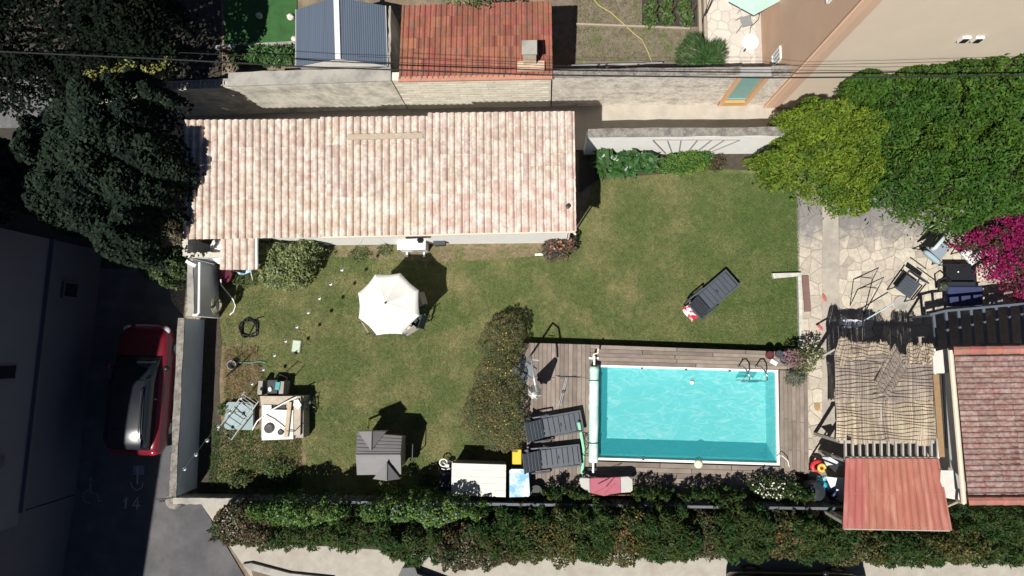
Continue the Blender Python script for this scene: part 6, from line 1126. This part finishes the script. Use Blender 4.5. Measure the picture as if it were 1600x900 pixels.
vv = [c+Vector((1.0*math.cos(k*math.pi/3+.5), 1.0*math.sin(k*math.pi/3+.5), -.3)) for k in range(6)]; MB().add([c]+vv, [(0, k+1, (k+1) % 6+1) for k in range(6)]).build('canopy', mat('teal_cloth', (0.36, 0.50, 0.46), .85, .04), t_); MB().tube([(c.x, c.y, 0), c], .025, 6).build('pole', M_alu, t_)
for i, (x, y) in enumerate(((405, 25), (454, 26), (461, 61))): MB().blob(G(x, y, .08), (.14, .12, .10), 9, 6, .2).build('white_rock', mat('white_rock', (0.52, 0.50, 0.46), .9, .12), label='white rock on the synthetic turf beside the shed', cat='rock', group='white rocks on the synthetic turf')
MB().bar(G(335, 75, .1), G(462, 68, .1), .12, .16).build('stone_border', M_conc, label='grey stone border along the synthetic turf', cat='border')
# overhead cables
for i, (pts, r, lab) in enumerate(((((-60, 78, 5.2), (250, 92, 5.1), (470, 104, 5.0), (840, 117, 5.0), (1200, 121.5, 5.0), (1400, 120, 5.1), (1680, 116, 5.3)), .022, 'thick black overhead cable crossing above the alley wall'), (((280, 82, 5.5), (600, 97, 5.4), (860, 107, 5.4), (1200, 109, 5.4), (1400, 111, 5.5), (1680, 105, 5.6)), .009, 'thin black overhead wire above the shed roof'), (((560, 88, 5.8), (860, 103, 5.7), (1200, 102.5, 5.7), (1400, 98.5, 5.7), (1680, 90, 5.9)), .007, 'finest overhead wire passing the tall house wall'))):
    MB().tube([G(*p) for p in pts], r, 6).build('overhead_cable', M_wire, label=lab, cat='cable')
# ================================================================== CARS
def car(label, c, rz, M_body, M_roof, hgt=1.60, wd=1.84, ln=4.45, name='parked_car'):
    t = thing(name, label, 'car', (c.x, c.y, 0.0), rz)       # +y = front
    def ringpts(y, hw, z0, z1, p=0.32, n=24):
        out = []; zc = (z0+z1)/2; hz = (z1-z0)/2
        for k in range(n):
            a = 2*math.pi*k/n; out.append((hw*math.copysign(abs(math.cos(a))**p, math.cos(a)), y, zc+hz*math.copysign(abs(math.sin(a))**(p*1.2), math.sin(a))))
        return out
    def loft(st, n=24, p=0.32):
        mb = MB(); vs = []
        for s in st: vs += ringpts(s[0], s[1], s[2], s[3], s[4] if len(s) > 4 else p, n)
        m_ = len(st); mb.add(vs, [(i*n+k, i*n+(k+1) % n, (i+1)*n+(k+1) % n, (i+1)*n+k) for i in range(m_-1) for k in range(n)]+[list(range(n-1, -1, -1)), list(range((m_-1)*n, m_*n))]); return mb
    h2 = wd/2; k = ln/4.45
    loft([(-2.22*k, h2*.70, .45, .78, .5), (-2.16*k, h2*.86, .36, .98, .42), (-1.9*k, h2*.97, .28, 1.06), (-1.2*k, h2, .24, 1.04), (0, h2*.985, .24, 1.02), (.9*k, h2*.985, .24, 1.0), (1.25*k, h2*.985, .25, .98), (1.7*k, h2*.95, .28, .92), (2.0*k, h2*.84, .32, .82, .4), (2.17*k, h2*.68, .38, .70, .5), (2.22*k, h2*.5, .44, .62, .5)]).build('body', M_body, t, local=True, smooth=True)
    loft([(-2.0*k, h2*.70, .98, 1.12, .4), (-1.80*k, h2*.76, .98, 1.40, .4), (-1.5*k, h2*.79, .98, hgt-.04, .38), (-.4*k, h2*.80, .98, hgt-.01, .38), (.25*k, h2*.79, .98, hgt-.06, .38), (.7*k, h2*.80, .98, 1.30, .4), (1.12*k, h2*.84, .94, 1.0, .4)]).build('glasshouse', M_glass, t, local=True, smooth=True)
    mb = MB(); vs = []; ys = [-1.92, -1.7, -1.2, -.5, .1, .32]; zs = [hgt-.12, hgt-.015, hgt+.02, hgt+.03, hgt+.0, hgt-.06]; ws = [.60, .66, .68, .68, .65, .62]
    for y, z, w_ in zip(ys, zs, ws): vs += [(-h2*w_, y*k, z-.04), (-h2*w_*.7, y*k, z), (0, y*k, z+.015), (h2*w_*.7, y*k, z), (h2*w_, y*k, z-.04)]
    n0 = len(vs); fs = [(i*5+j, i*5+j+1, (i+1)*5+j+1, (i+1)*5+j) for i in range(5) for j in range(4)]; vs += [(x, y, z-.05) for x, y, z in vs]; fs += [tuple(q+n0 for q in f[::-1]) for f in fs]
    mb.add(vs, fs); mb.build('roof', M_roof, t, local=True, smooth=True)
    for s in (-1, 1):
        MB().tube([(s*h2*.62, -1.6*k, hgt+.02), (s*h2*.62, -1.5*k, hgt+.06), (s*h2*.61, 0, hgt+.06), (s*h2*.6, .1*k, hgt)], .018, 6).build('roof_rail', M_black, t, local=True)
        mb = MB(); mb.blob((s*(h2+.07), .72*k, 1.05), (.11, .10, .08), 10, 6); mb.build('mirror', M_body if s < 0 else M_black, t, local=True, smooth=True)
        mb = MB(); mb.blob((s*h2*.70, -2.06*k, .88), (.20, .14, .09), 10, 6); mb.build('tail_light', mat('tail_red', (0.35, 0.01, 0.02), .15, .05, spec=.6), t, local=True, smooth=True)
        mb = MB(); mb.blob((s*h2*.70, 1.98*k, .70), (.20, .16, .08), 10, 6); mb.build('headlight', mat('lamp_glass', (0.5, 0.52, 0.55), .1, .02, spec=.6), t, local=True, smooth=True)
        for yy in (-1.35*k, 1.36*k):
            M = Matrix.Rotation(math.pi/2, 3, 'Y'); mb = MB(); ring_ = [Vector((s*(h2-.09), yy+.25*math.cos(q*.3927), .33+.25*math.sin(q*.3927))) for q in range(16)]; mb.tube(ring_, .09, 8, closed=True); w_ = mb.build('wheel', M_black, t, local=True, smooth=True)
            mb = MB(); mb.lathe((0, 0, 0), [(.0, 0), (.19, 0), (.2, .02), (.0, .05)], 10); mb.v = [(s*(h2-.05)+s*v[2], yy+v[0], .33+v[1]) for v in mb.v]; mb.build('rim', M_grey, w_, local=True)
        for zz in (-.25, .75): MB().bar((s*(h2*.8), (zz-.06)*k, 1.04), (s*(h2*.64), (zz-.38 if zz > 0 else zz)*k, hgt-.06), .05, .05).build('pillar', M_roof, t, local=True)
    MB().tube([(-.5, 1.02*k, 1.01), (0, 1.04*k, 1.03), (.5, 1.02*k, 1.01)], .015, 5).build('wiper', M_black, t, local=True)
    MB().box((0, -2.20*k, .62), (.5, .02, .11)).build('number_plate', M_wpaint, t, local=True)
    return t
M_carr = mat('red_car_paint', (0.15, 0.008, 0.016), .3, .02, coat=.6, spec=.5); M_carb = mat('black_car_roof', (0.014, 0.017, 0.024), .22, .02, coat=.5, spec=.5)
a_, b_ = G(254, 505), G(238, 702); car('red car with a black roof parked beside the boundary wall', G(240, 605), math.atan2(a_.y-b_.y, a_.x-b_.x)-math.pi/2, M_carr, M_carb)
car('black car at the street kerb with only its roof showing', G(1236, 928), -math.pi/2, mat('black_car_paint', (0.012, 0.013, 0.016), .25, .02, coat=.6), M_carb, hgt=1.5)
MB().prism(PX([(628, 888), (648, 886), (652, 897), (700, 915), (640, 915), (622, 900)], .35), .33).build('stone_trough', M_dgrey, label='dark grey stone trough on the pavement under the hedge', cat='trough')
